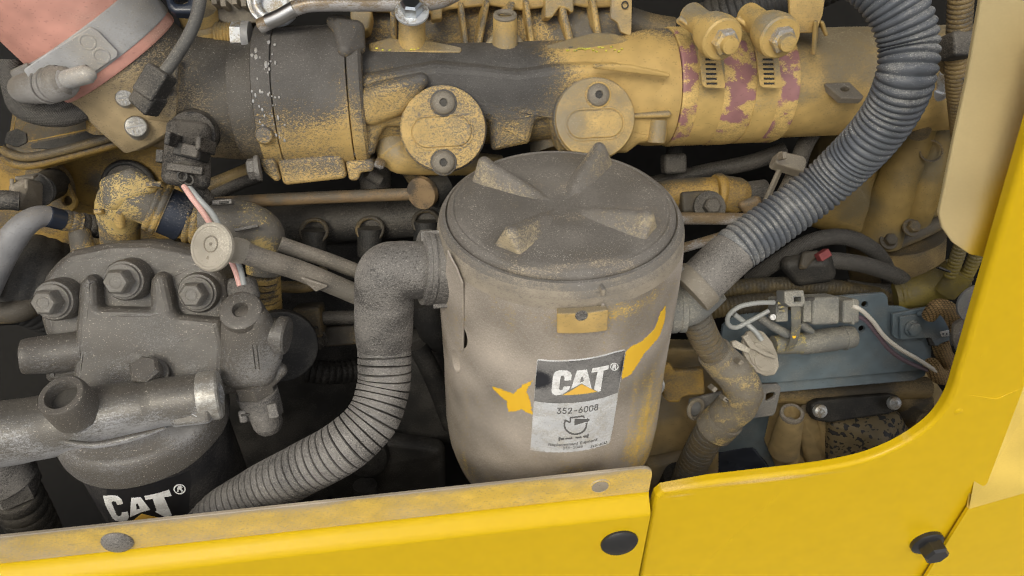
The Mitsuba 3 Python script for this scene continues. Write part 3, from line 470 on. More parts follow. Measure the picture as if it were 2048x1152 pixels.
# ---------------------------------------------------------------- throat, pink hose and its clamp
c0 = PD(237.5, 116.4, .6074); HA = unit(PD(226.15, 104.3, .604)-c0)
def hp(px, py, r=.0562):                        # the point of the hose clamp seen at a pixel, and the way it faces
    d = ray(px, py); o = CAM-c0; d_ = d-HA*np.dot(d, HA); o_ = o-HA*np.dot(o, HA); a, b, c = d_@d_, 2*d_@o_, o_@o_-r*r
    q = CAM+d*(-b-math.sqrt(max(b*b-4*a*c, 0)))/2/a; w = q-c0; return q, unit(w-HA*np.dot(w, HA))
t = thing('throat_elbow', 'dusty yellow cast elbow under the pink hose', 'elbow')
tp = [PD(*a) for a in ((512, 203, .655), (430, 198, .650), (368, 188, .642), (318, 170, .632), (278, 146, .620))] + [PD(237.5, 116.4, .6074)]
part(t, 'casting', lump(tube(tp, [.0500, .0500, .0500, .0500, .0508, .0520], 56, 10), .001, 40), 'throat_dusty', 60)
part(t, 'neck', lump(lathe([(.04, -.062), (.0505, -.056), (.0518, -.03), (.0520, -.002), (.04, 0)], c0, HA, 64), .0006, 50), 'throat_dusty', 60)
part(t, 'rib', hull((PD(345, 205, .592), .003), (PD(352, 120, .588), .003), (PD(350, 215, .60), .004)), 'throat_dusty')
part(t, 'flange', hull((PD(300, 232, .590), .003), (PD(345, 236, .594), .003), (PD(345, 190, .586), .004), (PD(310, 212, .582), .004)), 'throat_dusty')
for i, (x, y, r, d) in enumerate(((250, 197, 18, .577), (273, 254, 22, .586))):
    q = PD(x, y, d); n = unit(CAM-q+V(-.05, 0, .12)); k = part(t, 'bolt', lathe([(r*d/FPX, -.02), (r*d/FPX, .001), (r*d/FPX*.88, .0032), (r*d/FPX*.78, .0036), (.0005, .0036)], q, n, 30), 'bolt_grey', label='round silvery bolt head')
    R = frame(n); part(k, 'head_mark', cat(*[rbox(q+n*.0037+R@V(a*r/20, b*r/20, 0), (w*r/20, h*r/20, .0006), .0002, R) for a, b, w, h in ((0, 0, .013, .0011), (-.0025, .0035, .003, .001), (.003, .0035, .001, .004), (-.003, -.004, .0012, .0035), (0, -.004, .0012, .0035), (.003, -.004, .0012, .0035))]), 'clamp_steel')
t = single('silicone_hose', lathe([(.045, -.002), (.0540, -.0015), (.0547, 0), (.0547, .0072), (.0542, .008), (.0542, .034), (.0553, .037), (.0556, .06), (.0560, .25), (.04, .25)], c0, HA, 96), 'pink_rubber', 'faded pink silicone hose end in the upper left corner', 'hose')
t = thing('band_clamp', 'dull steel T-bolt band clamp round the pink hose', 'hose clamp')
part(t, 'band', lathe([(.0542, .0066), (.0553, .0066), (.0558, .0078), (.0558, .0342), (.0553, .0355), (.0542, .0355)], c0, HA, 110), 'clamp_steel')
_, sn = hp(175, 100); so = hp(175, 100, .0574)[0]
part(t, 'strap', plate([(46, 140), (96, 106), (181, 54), (196, 62), (236, 104), (234, 114), (156, 166), (86, 196)], so, sn, .0018, .0006, .0015), 'clamp_steel')
for x, y in ((175, 84), (203, 112)): part(t, 'spot_weld', ring(PP(x, y, so+sn*.0001, sn), sn, .0052, .0008, 28, 8, .6), 'clamp_steel')
def hq(px, py, lift): q, n = hp(px, py); return q+n*lift
part(t, 'trunnion', tube([hq(58, 168, .006), hq(95, 158, .010), hq(135, 150, .012), hq(140, 149, .012)], [.0105, .0122, .0128, .0110], 28), 'clamp_dirty')
for x in (112, 122, 131): part(t, 'trunnion_rib', ring(hq(x, 154.5-(x-112)*.23, .0115), unit(hq(135, 150, .012)-hq(95, 158, .010)), .0122, .0010, 28, 8), 'clamp_dirty')
part(t, 'wing', hull((hq(34, 143, .002), .003), (hq(58, 128, .002), .002), (hq(60, 172, .004), .003), (hq(80, 188, .003), .002)), 'clamp_dirty')
part(t, 'hook', hull((hq(72, 178, .006), .0025), (hq(90, 182, .006), .0025), (hq(82, 194, .006), .002), (hq(100, 180, .004), .002)), 'clamp_dirty')
part(t, 'hook', hull((hq(100, 184, .006), .0025), (hq(118, 180, .006), .0025), (hq(110, 196, .006), .002), (hq(134, 176, .003), .002)), 'clamp_dirty')
part(t, 'bolt', tube([hq(132, 149, .012), hq(160, 139, .016), hq(186, 133, .018), hq(190, 132, .018)], [.0064, .0068, .0068, .0045], 26), 'clamp_steel')
t = thing('angle_plug', 'black right-angle plug with a cable on the dusty elbow', 'plug')
part(t, 'body', rbox(PD(310, 168, .566), (.019, .024, .016), .002, frame(unit(V(-.2, -.75, .6)), V(.5, 0, 1))), 'grey_dark_dusty')
part(t, 'body', rbox(PD(296, 200, .57), (.020, .017, .016), .0025, frame(unit(V(-.35, -.75, .5)), V(.75, .1, 1))), 'grey_dark_dusty')
part(t, 'cable', tube([PD(324, 152, .566), PD(346, 122, .564), PD(376, 74, .560), PD(394, 30, .557), PD(405, -30, .553)], [.0046, .0046, .0046, .0046, .0046], 20), 'cable_grey')
t = thing('sensor_plug', 'grimy black sensor plug hanging from the throat elbow, above the pink wire', 'plug')
part(t, 'sensor', tpx([(392, 262, .125), (384, 268, .10)], [48, 44], 32), 'grit_black')
part(t, 'body', hull((PY(352, 256, .09), .007), (PY(404, 262, .09), .007), (PY(342, 352, .066), .007), (PY(402, 362, .066), .007), (PY(380, 300, .072), .008)), 'grit_black', 50)
part(t, 'latch_frame', rbox(PY(384, 305, .0675), (.021, .010, .019), .0015, frame(V(-.1, -.8, .6), V(.2, 0, 1))), 'black_dark')
for x, y, w in ((352, 282, .004), (412, 292, .004)): part(t, 'rail', rbox(PY(x, y, .066), (w, .010, .03), .0012, frame(V(-.1, -.8, .6), V(.12, 0, 1))), 'grit_black')
part(t, 'step', rbox(PY(372, 338, .058), (.027, .006, .006), .001, frame(V(-.1, -.8, .6), V(.12, 0, 1))), 'grit_black')
part(t, 'latch', rbox(PY(385, 303, .0615), (.013, .009, .012), .0015, frame(V(-.1, -.8, .6), V(.2, 0, 1))), 'grit_black')
part(t, 'latch', rbox(PY(328, 314, .08), (.006, .01, .014), .001, frame(V(-.2, -.8, .6))), 'grit_black')
part(t, 'boot', tpx([(372, 350, .068), (398, 388, .066), (420, 402, .068)], [26, 20, 14], 18), 'grit_black')
for x, y in ((365, 352), (378, 360)): part(t, 'seal', ring(PY(x, y, .056), V(-.1, -.85, .5), .0035, .0012, 18, 6), 'black_dark')

# ---------------------------------------------------------------- things along the top edge
t = thing('banjo_fitting', 'yellow banjo fitting with threads and zinc nut above the throat', 'fitting')
part(t, 'ball', lathe([(.006, -.014), (.014, -.012), (.0175, -.004), (.0175, .006), (.015, .010), (.016, .011), (.016, .02), (.004, .022)], PY(408, 62, .2), V(0, -.2, 1), 36), 'engine_yellow')
part(t, 'thread', lathe([(.008, 0)]+[(.0098-.0014*(k % 2), .0022+.0013*k) for k in range(14)]+[(.006, .022)], PY(430, 66, .19), V(1, -.05, -.1), 28), 'engine_yellow')
part(t, 'nut', hexhead(PY(466, 72, .175), V(1, -.05, -.05), .021, .011, (0, .2, 1)), 'zinc_dusty'); part(t, 'ferrule', disc(PY(487, 72, .168), V(1, -.05, -.05), .012, .006), 'clamp_steel')
single('blue_bracket', plate([(322, -30), (395, -30), (393, 14), (384, 26), (345, 24), (334, 14)], (360, 5, .16), V(0, -.7, .7), .01, .003, .004, (circ(360, -2, 15, 8),)), 'film_blue', 'small dark blue bracket end at the top, left of the yellow banjo fitting', 'bracket')
t = thing('control_connector', 'brown dusty ribbed connector housing at the top behind the banjo fitting', 'connector')
part(t, 'housing', plate([(418, -30), (538, -30), (530, 44), (452, 50), (424, 30)], (480, 10, .2), V(0, -.85, .5), .04, .002, .002), 'tan_dusty')
for i, x in enumerate((436, 456, 476, 496, 512)): part(t, 'rib', rbox(PY(x, 8+(i % 2)*6, .197), (.0045, .006, .026+.006*(i % 2)), .0008, frame(V(0, -.85, .5))), 'tan_dusty')
t = thing('lift_eye', 'galvanised eye washer beside the shiny tube at the top', 'washer')
part(t, 'ring', ring(PY(548, 4, .17), V(.1, -.75, .6), .014, .004, 36, 10), 'zinc_dusty'); part(t, 'disc', disc(PY(548, 4, .178), V(.1, -.75, .6), .021, .004, .001), 'zinc_dusty')
t = thing('shiny_tube', 'bright steel tube running along the top edge, held by a zinc bolt', 'tube')
part(t, 'tube', tube([PY(*a) for a in ((520, 52, .15), (560, 34, .148), (598, 14, .147), (640, 8, .147), (760, 8, .15), (860, 6, .153), (915, -14, .158), (960, -50, .165))], .0058, 20, 10), 'rusty_tube')
part(t, 'bare_end', tube([PY(*a) for a in ((536, 44, .1475), (560, 33.5, .146), (590, 16.5, .145))], .0060, 20), 'steel')
part(t, 'saddle', plate([(792, -40), (852, -40), (852, 28), (846, 38), (800, 38), (794, 28)], (822, 25, .143), V(0, -.75, .65), .0025, .0008, .002), 'tan_dusty')
q = PY(824, 26, .138); part(t, 'washer', disc(q, V(0, -.45, .9), .0135, .0022), 'zinc_dusty'); part(t, 'bolt', hexhead(q+V(0, -.001, .002), V(0, -.45, .9), .015, .010), 'zinc')
t = thing('finned_head', 'ribbed yellow cast cover along the top edge, gritty between its ribs', 'casting')
HN = unit(V(0, -.62, .78))
part(t, 'face', lump(plate([(700, -80), (1262, -80), (1262, 110), (700, 110)], (980, 60, .205), HN, .03, .001).subdivide_to_size(.008), .002, 60), 'engine_yellow_gritty', 60)
part(t, 'upper_wall', plate([(700, -90), (1250, -90), (1240, 14), (1180, 18), (1150, 12), (1110, 34), (1090, 16), (1040, 22), (980, 12), (900, 20), (870, 30), (740, 24)], (980, 0, .207), V(0, -.97, .24), .03, .003, .002), 'engine_yellow')
for a, b, w in (((922, 10), (932, 92), 7), ((974, 6), (957, 92), 7), ((1053, 6), (1064, 92), 7), ((1124, 14), (1140, 80), 9), ((1186, 0), (1196, 66), 8), ((785, 16), (788, 76), 7), ((1024, 10), (1012, 40), 8)):
    A_, B_ = PY(*a, .198), PY(*b, .184); part(t, 'rib', hull((A_, w*.00034), (B_, w*.00038), (A_+V(0, .02, -.006), w*.0004), (B_+V(0, .02, .0), w*.0004)), 'engine_yellow_gritty')
for x, y0, y1, r in ((1010, 34, 96, 23), (824, 42, 96, 25)):
    part(t, 'boss', tube([PY(x, y1, .163), PY(x, (y0+y1)/2, .165), PY(x, y0, .167)], [r*.000475, r*.00045, r*.00044], 32), 'engine_yellow')
q = PY(1010, 31, .166); part(t, 'boss_hole', ring(q, V(0, -.1, 1), .008, .0022, 30, 8), 'tan_dusty'); part(t, 'boss_web', hull((PY(975, 92, .17), .003), (PY(1000, 60, .175), .003), (PY(1045, 92, .17), .003), (PY(1020, 60, .175), .003)), 'engine_yellow')
part(t, 'pad', plate([(700, -20), (738, -20), (744, 30), (738, 58), (716, 66), (700, 60)], (720, 30, .19), V(0, -.8, .6), .02, .003, .004), 'engine_yellow')
part(t, 'pad', plate([(1090, -30), (1148, -30), (1148, 34), (1138, 20), (1120, 14), (1104, 36), (1090, 36)], (1120, 10, .195), V(0, -.9, .45), .02, .002, .002), 'engine_yellow')
part(t, 'pad', plate([(862, -20), (886, -20), (884, 38), (862, 40)], (870, 20, .19), V(0, -.9, .45), .02, .002, .002), 'engine_yellow')
part(t, 'lower_flange', plate([(736, 86), (780, 74), (800, 78), (850, 78), (925, 94), (920, 104), (740, 104)], (820, 88, .158), V(0, -.5, .87), .006, .0015, .002), 'engine_yellow')
part(t, 'lower_flange', plate([(1092, 90), (1140, 76), (1190, 64), (1230, 66), (1268, 82), (1268, 100), (1100, 104)], (1180, 80, .158), V(0, -.5, .87), .006, .0015, .002), 'engine_yellow')
t = thing('end_bracket', 'flat tan plate bracket with a round stamp at the end of the ribbed cover', 'bracket')
part(t, 'plate', plate([(1226, -60), (1266, -60), (1263, 74), (1242, 64), (1236, 46), (1222, 36)], (1245, 20, .175), V(.05, -.9, .42), .004, .001, .002), 'tan_yellow')
part(t, 'stamp', ring(PY(1250, 10, .1745), V(.05, -.9, .42), .0028, .0006, 24, 6), 'grey_dark_dusty')
single('dark_ribbed_hose', corrugated([PY(*a) for a in ((1360, 110, .23), (1420, 55, .22), (1490, 22, .21), (1580, -12, .205), (1680, -60, .2))], .0245, .0055, .0022, 32, 6), 'black_dark', 'black ribbed hose behind the clamps at the top', 'hose')
single('brown_hose_joint', tpx([(1255, 42, .21), (1300, 58, .205), (1345, 66, .2)], [28, 30, 30]), 'engine_brown', 'brown pipe joint behind the left hose clamp at the top', 'pipe')
t = thing('vertical_harness', 'dark wiring conduit hanging down behind the right post', 'harness')
part(t, 'conduit', corrugated([PY(*a) for a in ((1925, -60, .08), (1918, 60, .08), (1914, 140, .08), (1920, 220, .085), (1930, 320, .09))], .0095, .004, .0016, 24, 6), 'engine_brown')
part(t, 'sleeve', tpx([(1920, 0, .079), (1917, 62, .079)], [17, 17]), 'grey_dark_dusty'); part(t, 'clip', rbox(PY(1916, 92, .073), (.021, .02, .02), .003, frame(V(0, -.8, .6))), 'grey_dark_dusty')
part(t, 'clip', rbox(PY(1924, 150, .076), (.022, .01, .008), .002, frame(V(0, -.8, .6), V(.5, 0, 1))), 'grey_dark_dusty')
part(t, 'clip', hull((PY(1880, 115, .09), .006), (PY(1900, 100, .085), .006), (PY(1895, 135, .09), .006)), 'engine_brown')

# ---------------------------------------------------------------- hoses of the canister
t = thing('breather_hose', 'dust caked black elbow and ribbed hose from the canister down to the cover', 'hose')
part(t, 'elbow', lump(tpx([(885, 541, -.012), (850, 541, -.014), (806, 540, -.016), (780, 544, -.018), (769, 557, -.02), (768, 596, -.021)], [57, 57, 58, 60, 59, 57], 44, 8), .0006, 60), 'grey_dusty', 60)
part(t, 'cuff', lump(tpx([(768, 588, -.0215), (768, 600, -.0215), (768, 630, -.022), (768, 664, -.023), (768, 688, -.024), (768, 692, -.024)], [57, 59, 58.5, 57.5, 54.5, 52], 44, 8), .0006, 60), 'grey_dusty', 60)
d0 = depth(PY(768, 686, -.0235)); r0 = 53.5*d0/FPX   # radius in pixels along the run gives its distance
HP = [(768, 682, 53.5), (769, 730, 53.5), (766, 776, 53.5), (744, 838, 54), (687, 893, 54.5), (606, 938, 54), (524, 981, 53), (438, 1034, 52), (380, 1076, 51), (300, 1140, 50)]
part(t, 'ribbed_tube', lump(corrugated([PD(x, y, r0*FPX/r) for x, y, r in HP], r0, .0061, .0070, 56, 24, -.36, wob=.12), .0003, 50), 'grey_dusty', 35)
ax = unit(PY(860, 541, -.013)-PY(900, 541, -.011)); q = PY(868, 535, -.012)
part(t, 'clamp', lathe([(.024, -.0085), (.0278, -.0085), (.0282, -.008), (.0282, .0015), (.0272, .0015), (.0272, .003), (.0285, .003), (.0285, .006), (.0275, .0068), (.0282, .0068), (.0282, .0095), (.0275, .010), (.024, .010)], q, ax, 48), 'grey_dusty', 25, 'flat band clamp on the elbow end')
part(t, 'clamp_lug', rbox(PY(862, 472, -.006), (.015, .008, .005), .001, frame(V(0, -.8, .6))), 'grey_dusty'); part(t, 'clamp_lug', rbox(PY(884, 599, -.03), (.014, .012, .006), .001, frame(V(0, -.9, .4))), 'grey_dusty')
part(t, 'spigot', tube([PY(880, 540, -.012), PY(925, 540, -.01)], .0262, 40), 'grey_dusty')
t = thing('grey_ribbed_hose', 'thick blue grey corrugated hose rising from the canister to the upper right', 'hose')
rh = .0197; HG = [(1470, 502, 49), (1482, 492, 49), (1555, 440, 49), (1640, 376, 49.5), (1699, 322, 51), (1745, 274, 53), (1786, 216, 55), (1812, 150, 57), (1817, 86, 57.5), (1800, 28, 58), (1762, -26, 58), (1700, -75, 57)]
part(t, 'ribbed_tube', corrugated([PD(x, y, FPX*rh/r) for x, y, r in HG], rh, .00515, .0032, 64, 10, .5), 'hose_grey', 50)
cd = FPX*rh/49
part(t, 'cuff', tube([PD(*a) for a in ((1474, 500, cd), (1450, 519, cd), (1415, 552, cd+.002), (1396, 571, cd+.003), (1386, 580, cd+.003))], [.0185, .0192, .0194, .0192, .0180], 40), 'grey_dusty')
q = PD(1386, 578, cd+.003); ax = unit(PD(1410, 556, cd+.002)-q)
part(t, 'cuff_band', lathe([(.018, -.004), (.0205, -.0035), (.0208, -.002), (.0208, .008), (.0200, .0095), (.0190, .0096)], q, ax, 44), 'tan_dusty'); part(t, 'band_lug', rbox(PD(1358, 540, cd-.004), (.012, .008, .006), .001, frame(V(-.3, -.7, .6), V(.7, 0, .7))), 'grey_dusty')
t = thing('outlet_elbow', 'pale grey plastic outlet elbow at the canister right side under the hose cuff', 'elbow')
part(t, 'body', tube([PY(1335, 615, -.005), PY(1372, 610, -.005), PY(1398, 592, -.005), PY(1420, 570, -.004)], [.0185, .0180, .0178, .0178], 36), 'connector_grey')
part(t, 'collar', lathe([(.02, 0), (.0208, .001), (.0208, .006), (.0198, .007), (.0198, .008), (.0208, .009), (.0208, .013), (.018, .014)], PY(1336, 618, -.004), unit(V(1, -.1, 0.05)), 40), 'connector_grey')
# ---------------------------------------------------------------- left: turbo base, sensor, hoses, conduit elbows
t = thing('base_casting', 'oil stained yellow casting at the far left below the pink hose', 'casting')
part(t, 'cover', lump(plate([(4, 300), (20, 220), (90, 176), (250, 190), (300, 240), (240, 266), (150, 292), (60, 314)], (120, 260, .165), V(0, -.5, .87), .02, .006, .004).subdivide_to_size(.008), .001, 40), 'engine_yellow_dirty')
part(t, 'cover_edge', tpx([(2, 296, .145), (22, 308, .145), (60, 314, .145), (130, 300, .147), (240, 268, .155), (290, 250, .165)], 9, 16), 'engine_brown')
part(t, 'flange_edge', tpx([(4, 310, .147), (26, 326, .147), (62, 330, .147), (130, 314, .149), (240, 284, .158), (300, 262, .168)], 9, 16), 'engine_yellow_dirty')
part(t, 'oil_stain', plate([(62, 296), (60, 288), (120, 276), (180, 262), (228, 252), (236, 262), (170, 282), (110, 298)], PY(120, 260, .165)+V(0, -.0006, .001), V(0, -.5, .87), .0006, .0002, .002), 'black_dark')
part(t, 'oil_stain', plate([(8, 285), (14, 264), (34, 257), (52, 266), (54, 284), (34, 294)], PY(120, 260, .165)+V(0, -.0006, .001), V(0, -.5, .87), .0006, .0002, .002), 'black_dark')
part(t, 'wall', lump(plate([(-60, 305), (60, 318), (240, 268), (360, 240), (372, 500), (120, 520), (-60, 500)], (200, 360, .185), V(0, -.97, .24), .03, .004, .004).subdivide_to_size(.01), .002, 30), 'engine_yellow_dirty')
part(t, 'lug', tpx([(198, 235, .14), (202, 258, .14)], [24, 26], 24), 'engine_yellow_dirty')
q = PY(258, 372, .178); n_ = V(0, -.94, .34); part(t, 'port_ring', ring(q, n_, .0215, .0032, 44, 10), 'black_dark'); part(t, 'port_core', disc(q, n_, .02, .003), 'grey_dark_dusty')
part(t, 'port_fin', hull((q+V(-.004, -.004, .015), .0015), (q+V(.014, -.004, .008), .0015), (q+V(.0, -.01, .0), .002)), 'engine_yellow_dirty')
t = thing('braided_loop', 'dusty braided black cable loop on the far left casting', 'cable')
part(t, 'cable', tube([PY(*a) for a in ((20, 120, .14), (28, 180, .13), (44, 216, .125), (90, 232, .125), (140, 230, .127), (190, 208, .13))], .0082, 20), 'braid_black')
part(t, 'cable', tube([PY(*a) for a in ((92, 165, .13), (66, 185, .125), (68, 208, .125), (96, 218, .127), (150, 204, .132), (180, 190, .135))], .0070, 20), 'braid_black')
t = thing('flange_sensor', 'black sensor with grey connector on a yellow ear plate, far left', 'sensor')
q = PY(100, 372, .155); n_ = unit(V(-.35, -.85, .35))
part(t, 'gasket', disc(PY(105, 372, .172), n_, .025, .006, .001, 48), 'engine_brown')
part(t, 'ear_plate', plate([(74, 425), (60, 400), (62, 370), (70, 348), (90, 336), (112, 340), (126, 355), (140, 380), (152, 402), (150, 416), (138, 428), (110, 428)], q, n_, .003, .001, .003, (circ(133, 402, 10, 10),)), 'engine_yellow_dirty')
part(t, 'barrel', tube([PY(108, 366, .155), PY(78, 380, .115)], [.0130, .0128], 30), 'black_dark')
part(t, 'barrel_ring', ring(PY(80, 379, .117), n_, .0128, .001, 30, 6), 'grey_dark_dusty')
part(t, 'connector', hull((PY(74, 372, .115), .004), (PY(74, 408, .11), .004), (PY(30, 376, .095), .004), (PY(34, 412, .092), .004), (PY(52, 366, .1), .004)), 'tan_dusty')
part(t, 'latch', hull((PY(34, 356, .1), .0015), (PY(64, 356, .105), .0015), (PY(36, 364, .1), .0015), (PY(72, 350, .115), .0015)), 'tan_dusty')
for x in (24, 53): part(t, 'latch_post', tpx([(x, 376, .094), (x, 358, .096)], [4, 4], 10), 'tan_dusty')
part(t, 'cable', tube([PY(40, 402, .09), PY(10, 400, .088), PY(-60, 402, .09)], .0078, 18), 'grey_dark_dusty')
t = thing('bent_grey_pipe', 'smooth grey bent pipe at the left edge with a yellowed end', 'pipe')
part(t, 'pipe', tpx([(-40, 600, .04), (-2, 520, .05), (32, 468, .058), (62, 440, .066), (92, 432, .074), (124, 440, .08)], [29, 28, 26, 23, 21, 20], 32, 10), 'pipe_grey', 60)
part(t, 'blue_sleeve', tpx([(94, 432.5, .073), (124, 440, .079)], [21.5, 20.6], 32), 'film_blue')
part(t, 'barb', corrugated(path([(122, 439, .08), (160, 447, .086)]), .0088, .0062, .0012, 30, 8), 'conduit_yellowed')
t = thing('hose_tee', 'yellowed small hose tee left of the big conduit elbow', 'fitting')
part(t, 'arm', corrugated(path([(158, 447, .088), (215, 458, .1)]), .0095, .006, .0014, 28, 8), 'grey_dark_dusty'); part(t, 'stem', tpx([(158, 458, .085), (166, 500, .07), (172, 540, .06)], [20, 22, 22], 28), 'conduit_yellowed')
single('dark_hose_bundle', corrugated(path([(-40, 560, .09), (60, 560, .09), (160, 600, .1)]), .04, .006, .002, 30, 6), 'black_dark', 'dark ribbed hose in the gap under the grey bent pipe', 'hose')
single('yellow_rail_end', tpx([(-40, 625, .05), (30, 622, .05), (70, 605, .06), (100, 570, .07)], [24, 24, 24, 22]), 'engine_brown', 'dull yellow pipe end at the left edge behind the filter head', 'pipe')

t = thing('conduit_elbow', 'big dusty yellowed conduit elbow with clips, left of the blue band', 'elbow')
part(t, 'leg', tpx([(240, 500, .085), (240, 470, .085), (239, 440, .085)], [36, 37, 38], 32), 'conduit_yellowed')
part(t, 'body', lump(tpx([(238, 445, .085), (239, 415, .084), (250, 396, .082), (278, 398, .082), (308, 412, .082)], [39, 44, 45, 45, 43], 36), .0007, 60), 'conduit_flecked', 60)
part(t, 'shoulder', hull((PY(222, 372, .08), .008), (PY(262, 352, .08), .006), (PY(300, 372, .078), .006), (PY(228, 400, .07), .008)), 'conduit_flecked', 60)
part(t, 'ribs', corrugated(path([(302, 408, .082), (330, 419, .082)]), .0215, .0052, .002, 36, 8), 'conduit_yellowed')
for x, y, w, h in ((204, 424, .006, .017), (312, 370, .012, .012)): part(t, 'clip', rbox(PY(x, y, .07 if x < 300 else .066), (w, .004, h), .001, frame(V(0, -.8, .6))), 'conduit_yellowed')
part(t, 'window', rbox(PY(316, 371, .063), (.006, .002, .008), .0005, frame(V(0, -.8, .6), V(.3, 0, 1))), 'black_dark'); part(t, 'lug', hull((PY(240, 425, .066), .003), (PY(241, 450, .066), .0035)), 'conduit_yellowed'); part(t, 'lug', hull((PY(225, 452, .07), .002), (PY(226, 456, .07), .002)), 'grey_dusty')
single('blue_band', tpx([(324, 418, .082), (328, 420, .0815), (352, 430, .081), (370, 438, .081), (374, 440, .081)], [40, 47, 47.5, 48, 41], 40), 'band_blue', 'dark blue plastic band between the two yellowed conduit elbows', 'band')
t = thing('conduit_drop', 'yellowed conduit elbow and ribbed conduit dropping behind the round cap', 'conduit')
part(t, 'ribs', corrugated(path([(370, 438, .081), (412, 446, .081)]), .0195, .0058, .0024, 36, 8), 'conduit_yellowed')
part(t, 'elbow', lump(tpx([(408, 440, .08), (450, 440, .079), (498, 449, .077), (524, 468, .074), (530, 505, .068), (528, 548, .06)], [42, 43, 44, 43, 39, 34], 36), .0007, 60), 'conduit_flecked', 60)
part(t, 'clip', rbox(PY(447, 405, .062), (.015, .004, .010), .001, frame(V(0, -.8, .6))), 'grey_dusty'); part(t, 'window', rbox(PY(449, 405, .059), (.007, .002, .006), .0005, frame(V(0, -.8, .6))), 'black_dark')
part(t, 'label_bar', rbox(PY(493, 456, .056), (.019, .003, .004), .001, frame(V(0, -.8, .6), V(-.1, 0, 1))), 'grey_dusty')
part(t, 'ribbed_conduit', corrugated(path([(528, 545, .06), (530, 580, .058), (533, 620, .056), (534, 690, .05)]), .0134, .0062, .0050, 36, 20, -.4), 'conduit_yellowed')
t = thing('wire_pair', 'pink and grey wire pair running from the sensor plug behind the cap', 'wires')
part(t, 'pink_wire', tube([PY(*a) for a in ((368, 372, .055), (384, 396, .045), (408, 428, .04), (440, 480, .035), (468, 535, .02), (480, 572, .01))], .0022, 14), 'wire_pink', 38, 'pink wire'); part(t, 'grey_wire', tube([PY(*a) for a in ((376, 372, .056), (400, 400, .045), (428, 432, .04), (452, 480, .035), (478, 530, .02), (488, 570, .01))], .0022, 14), 'wire_grey')
t = thing('capped_line', 'pale round cap on a dusty hose running right behind the black elbow', 'hose')
a, b = PY(425, 494, -.002), PY(505, 509, .022); ax = unit(a-b); ax = unit(ax+V(-.0, -.25, .15)); L_ = np.linalg.norm(a-b)
part(t, 'cap', lathe([(.009, -.036), (.0098, -.032), (.0098, -.024), (.009, -.020), (.0105, -.012), (.0150, -.004), (.0178, -.001), (.0178, .0015), (.0165, .003), (.015, .003), (.0145, .0024), (.003, .0024)], a, ax, 48), 'cap_pale')
R = frame(ax); part(t, 'cap_mark', cat(*[place(ext(g, .0008, .0003), R, a+ax*.0022) for g in (Point(0, .002).buffer(.0062).difference(Point(0, .0018).buffer(.0053)), Point(0, .002).buffer(.0012), Polygon([(-.001, -.009), (.0012, -.0092), (.0002, -.0065)]))]), 'tan_dusty')
part(t, 'hose', tube([a-ax*.030, PY(528, 519, .02), PY(590, 538, .03), PY(650, 562, .035), PY(720, 592, .035)], [.0088, .0082, .0084, .0086, .0086], 28), 'tan_grey_dusty'); part(t, 'tape', hull((PY(605, 556, .022), .0012), (PY(652, 572, .022), .0012), (PY(632, 580, .022), .0012)), 'tan_grey_dusty')
single('second_line', tube([PY(*q) for q in ((560, 488, .06), (610, 505, .06), (660, 522, .06), (720, 545, .06))], .0065, 20), 'tan_grey_dusty', 'dusty hose just above the capped hose', 'hose')

# ---------------------------------------------------------------- middle background: fuel rail and tubes
t = thing('fuel_rail', 'dark dusty rail with three stub tubes behind the capped hose', 'rail')
part(t, 'rail', tpx([(540, 448, .17), (700, 440, .165), (900, 428, .16)], 42, 32), 'grey_dark_dusty')
for x, y in ((628, 470), (740, 466), (852, 452)):
    k = part(t, 'stub', tpx([(x, y-10, .135), (x, y+45, .125)], 25, 28), 'black_dark'); part(k, 'stub_ring', ring(PY(x, y-8, .134), V(0, -.55, .83), .0118, .002, 28, 8), 'engine_brown')
t = thing('cross_tube', 'thin brown tube ending in a rusty banjo left of the canister lid', 'tube')
part(t, 'tube', tube([PY(*a) for a in ((400, 410, .125), (470, 404, .12), (640, 395, .118), (855, 387, .115))], .0056, 18), 'tube_brown'); 
part(t, 'banjo', disc(PY(848, 384, .11), unit(V(-.5, -.8, .2)), .0145, .006, .001), 'rust_orange'); part(t, 'banjo_body', tube([PY(862, 384, .118), PY(890, 372, .125)], .0155, 28), 'black_dark')
single('thin_line', tube([PY(*a) for a in ((420, 372, .15), (470, 352, .15), (520, 330, .155))], .0065, 16), 'engine_brown', 'brown line under the mixer housing, upper of two', 'tube')
single('thin_line', tube([PY(*a) for a in ((430, 388, .145), (480, 366, .145), (520, 352, .15))], .006, 16), 'grey_dark_dusty', 'dark line under the mixer housing, lower of two', 'tube')
t = thing('hidden_actuator', 'dark actuator under the mixer housing left of the round cover', 'actuator')
part(t, 'body', tpx([(748, 330, .15), (752, 376, .14)], [34, 30], 30), 'grey_dark_dusty'); part(t, 'stem', tpx([(735, 345, .12), (760, 362, .12)], [14, 12], 20), 'grey_dark_dusty')
single('hidden_yellow_port', tpx([(845, 320, .15), (862, 355, .145)], [50, 44], 30), 'engine_brown', 'dull yellow port below the left round cover', 'port')
t = thing('small_bracket', 'brown bracket with a bolt left of the black hose cuff', 'bracket')
part(t, 'block', rbox(PY(620, 640, .1), (.026, .03, .034), .003, frame(V(0, -.85, .5))), 'engine_brown'); part(t, 'slot', rbox(PY(626, 655, .078), (.009, .002, .003), .0008, frame(V(0, -.85, .5))), 'black_dark')
part(t, 'arm', tpx([(640, 636, .1), (740, 634, .1)], 14, 20), 'grey_dark_dusty'); part(t, 'bar', rbox(PY(695, 668, .105), (.045, .02, .012), .002, frame(V(0, -.85, .5))), 'engine_brown')
q = PY(632, 676, .085); part(t, 'bolt', bolt(q, V(0, -.8, -.1), .014, .007, .012, .003), 'grey_dark_dusty')
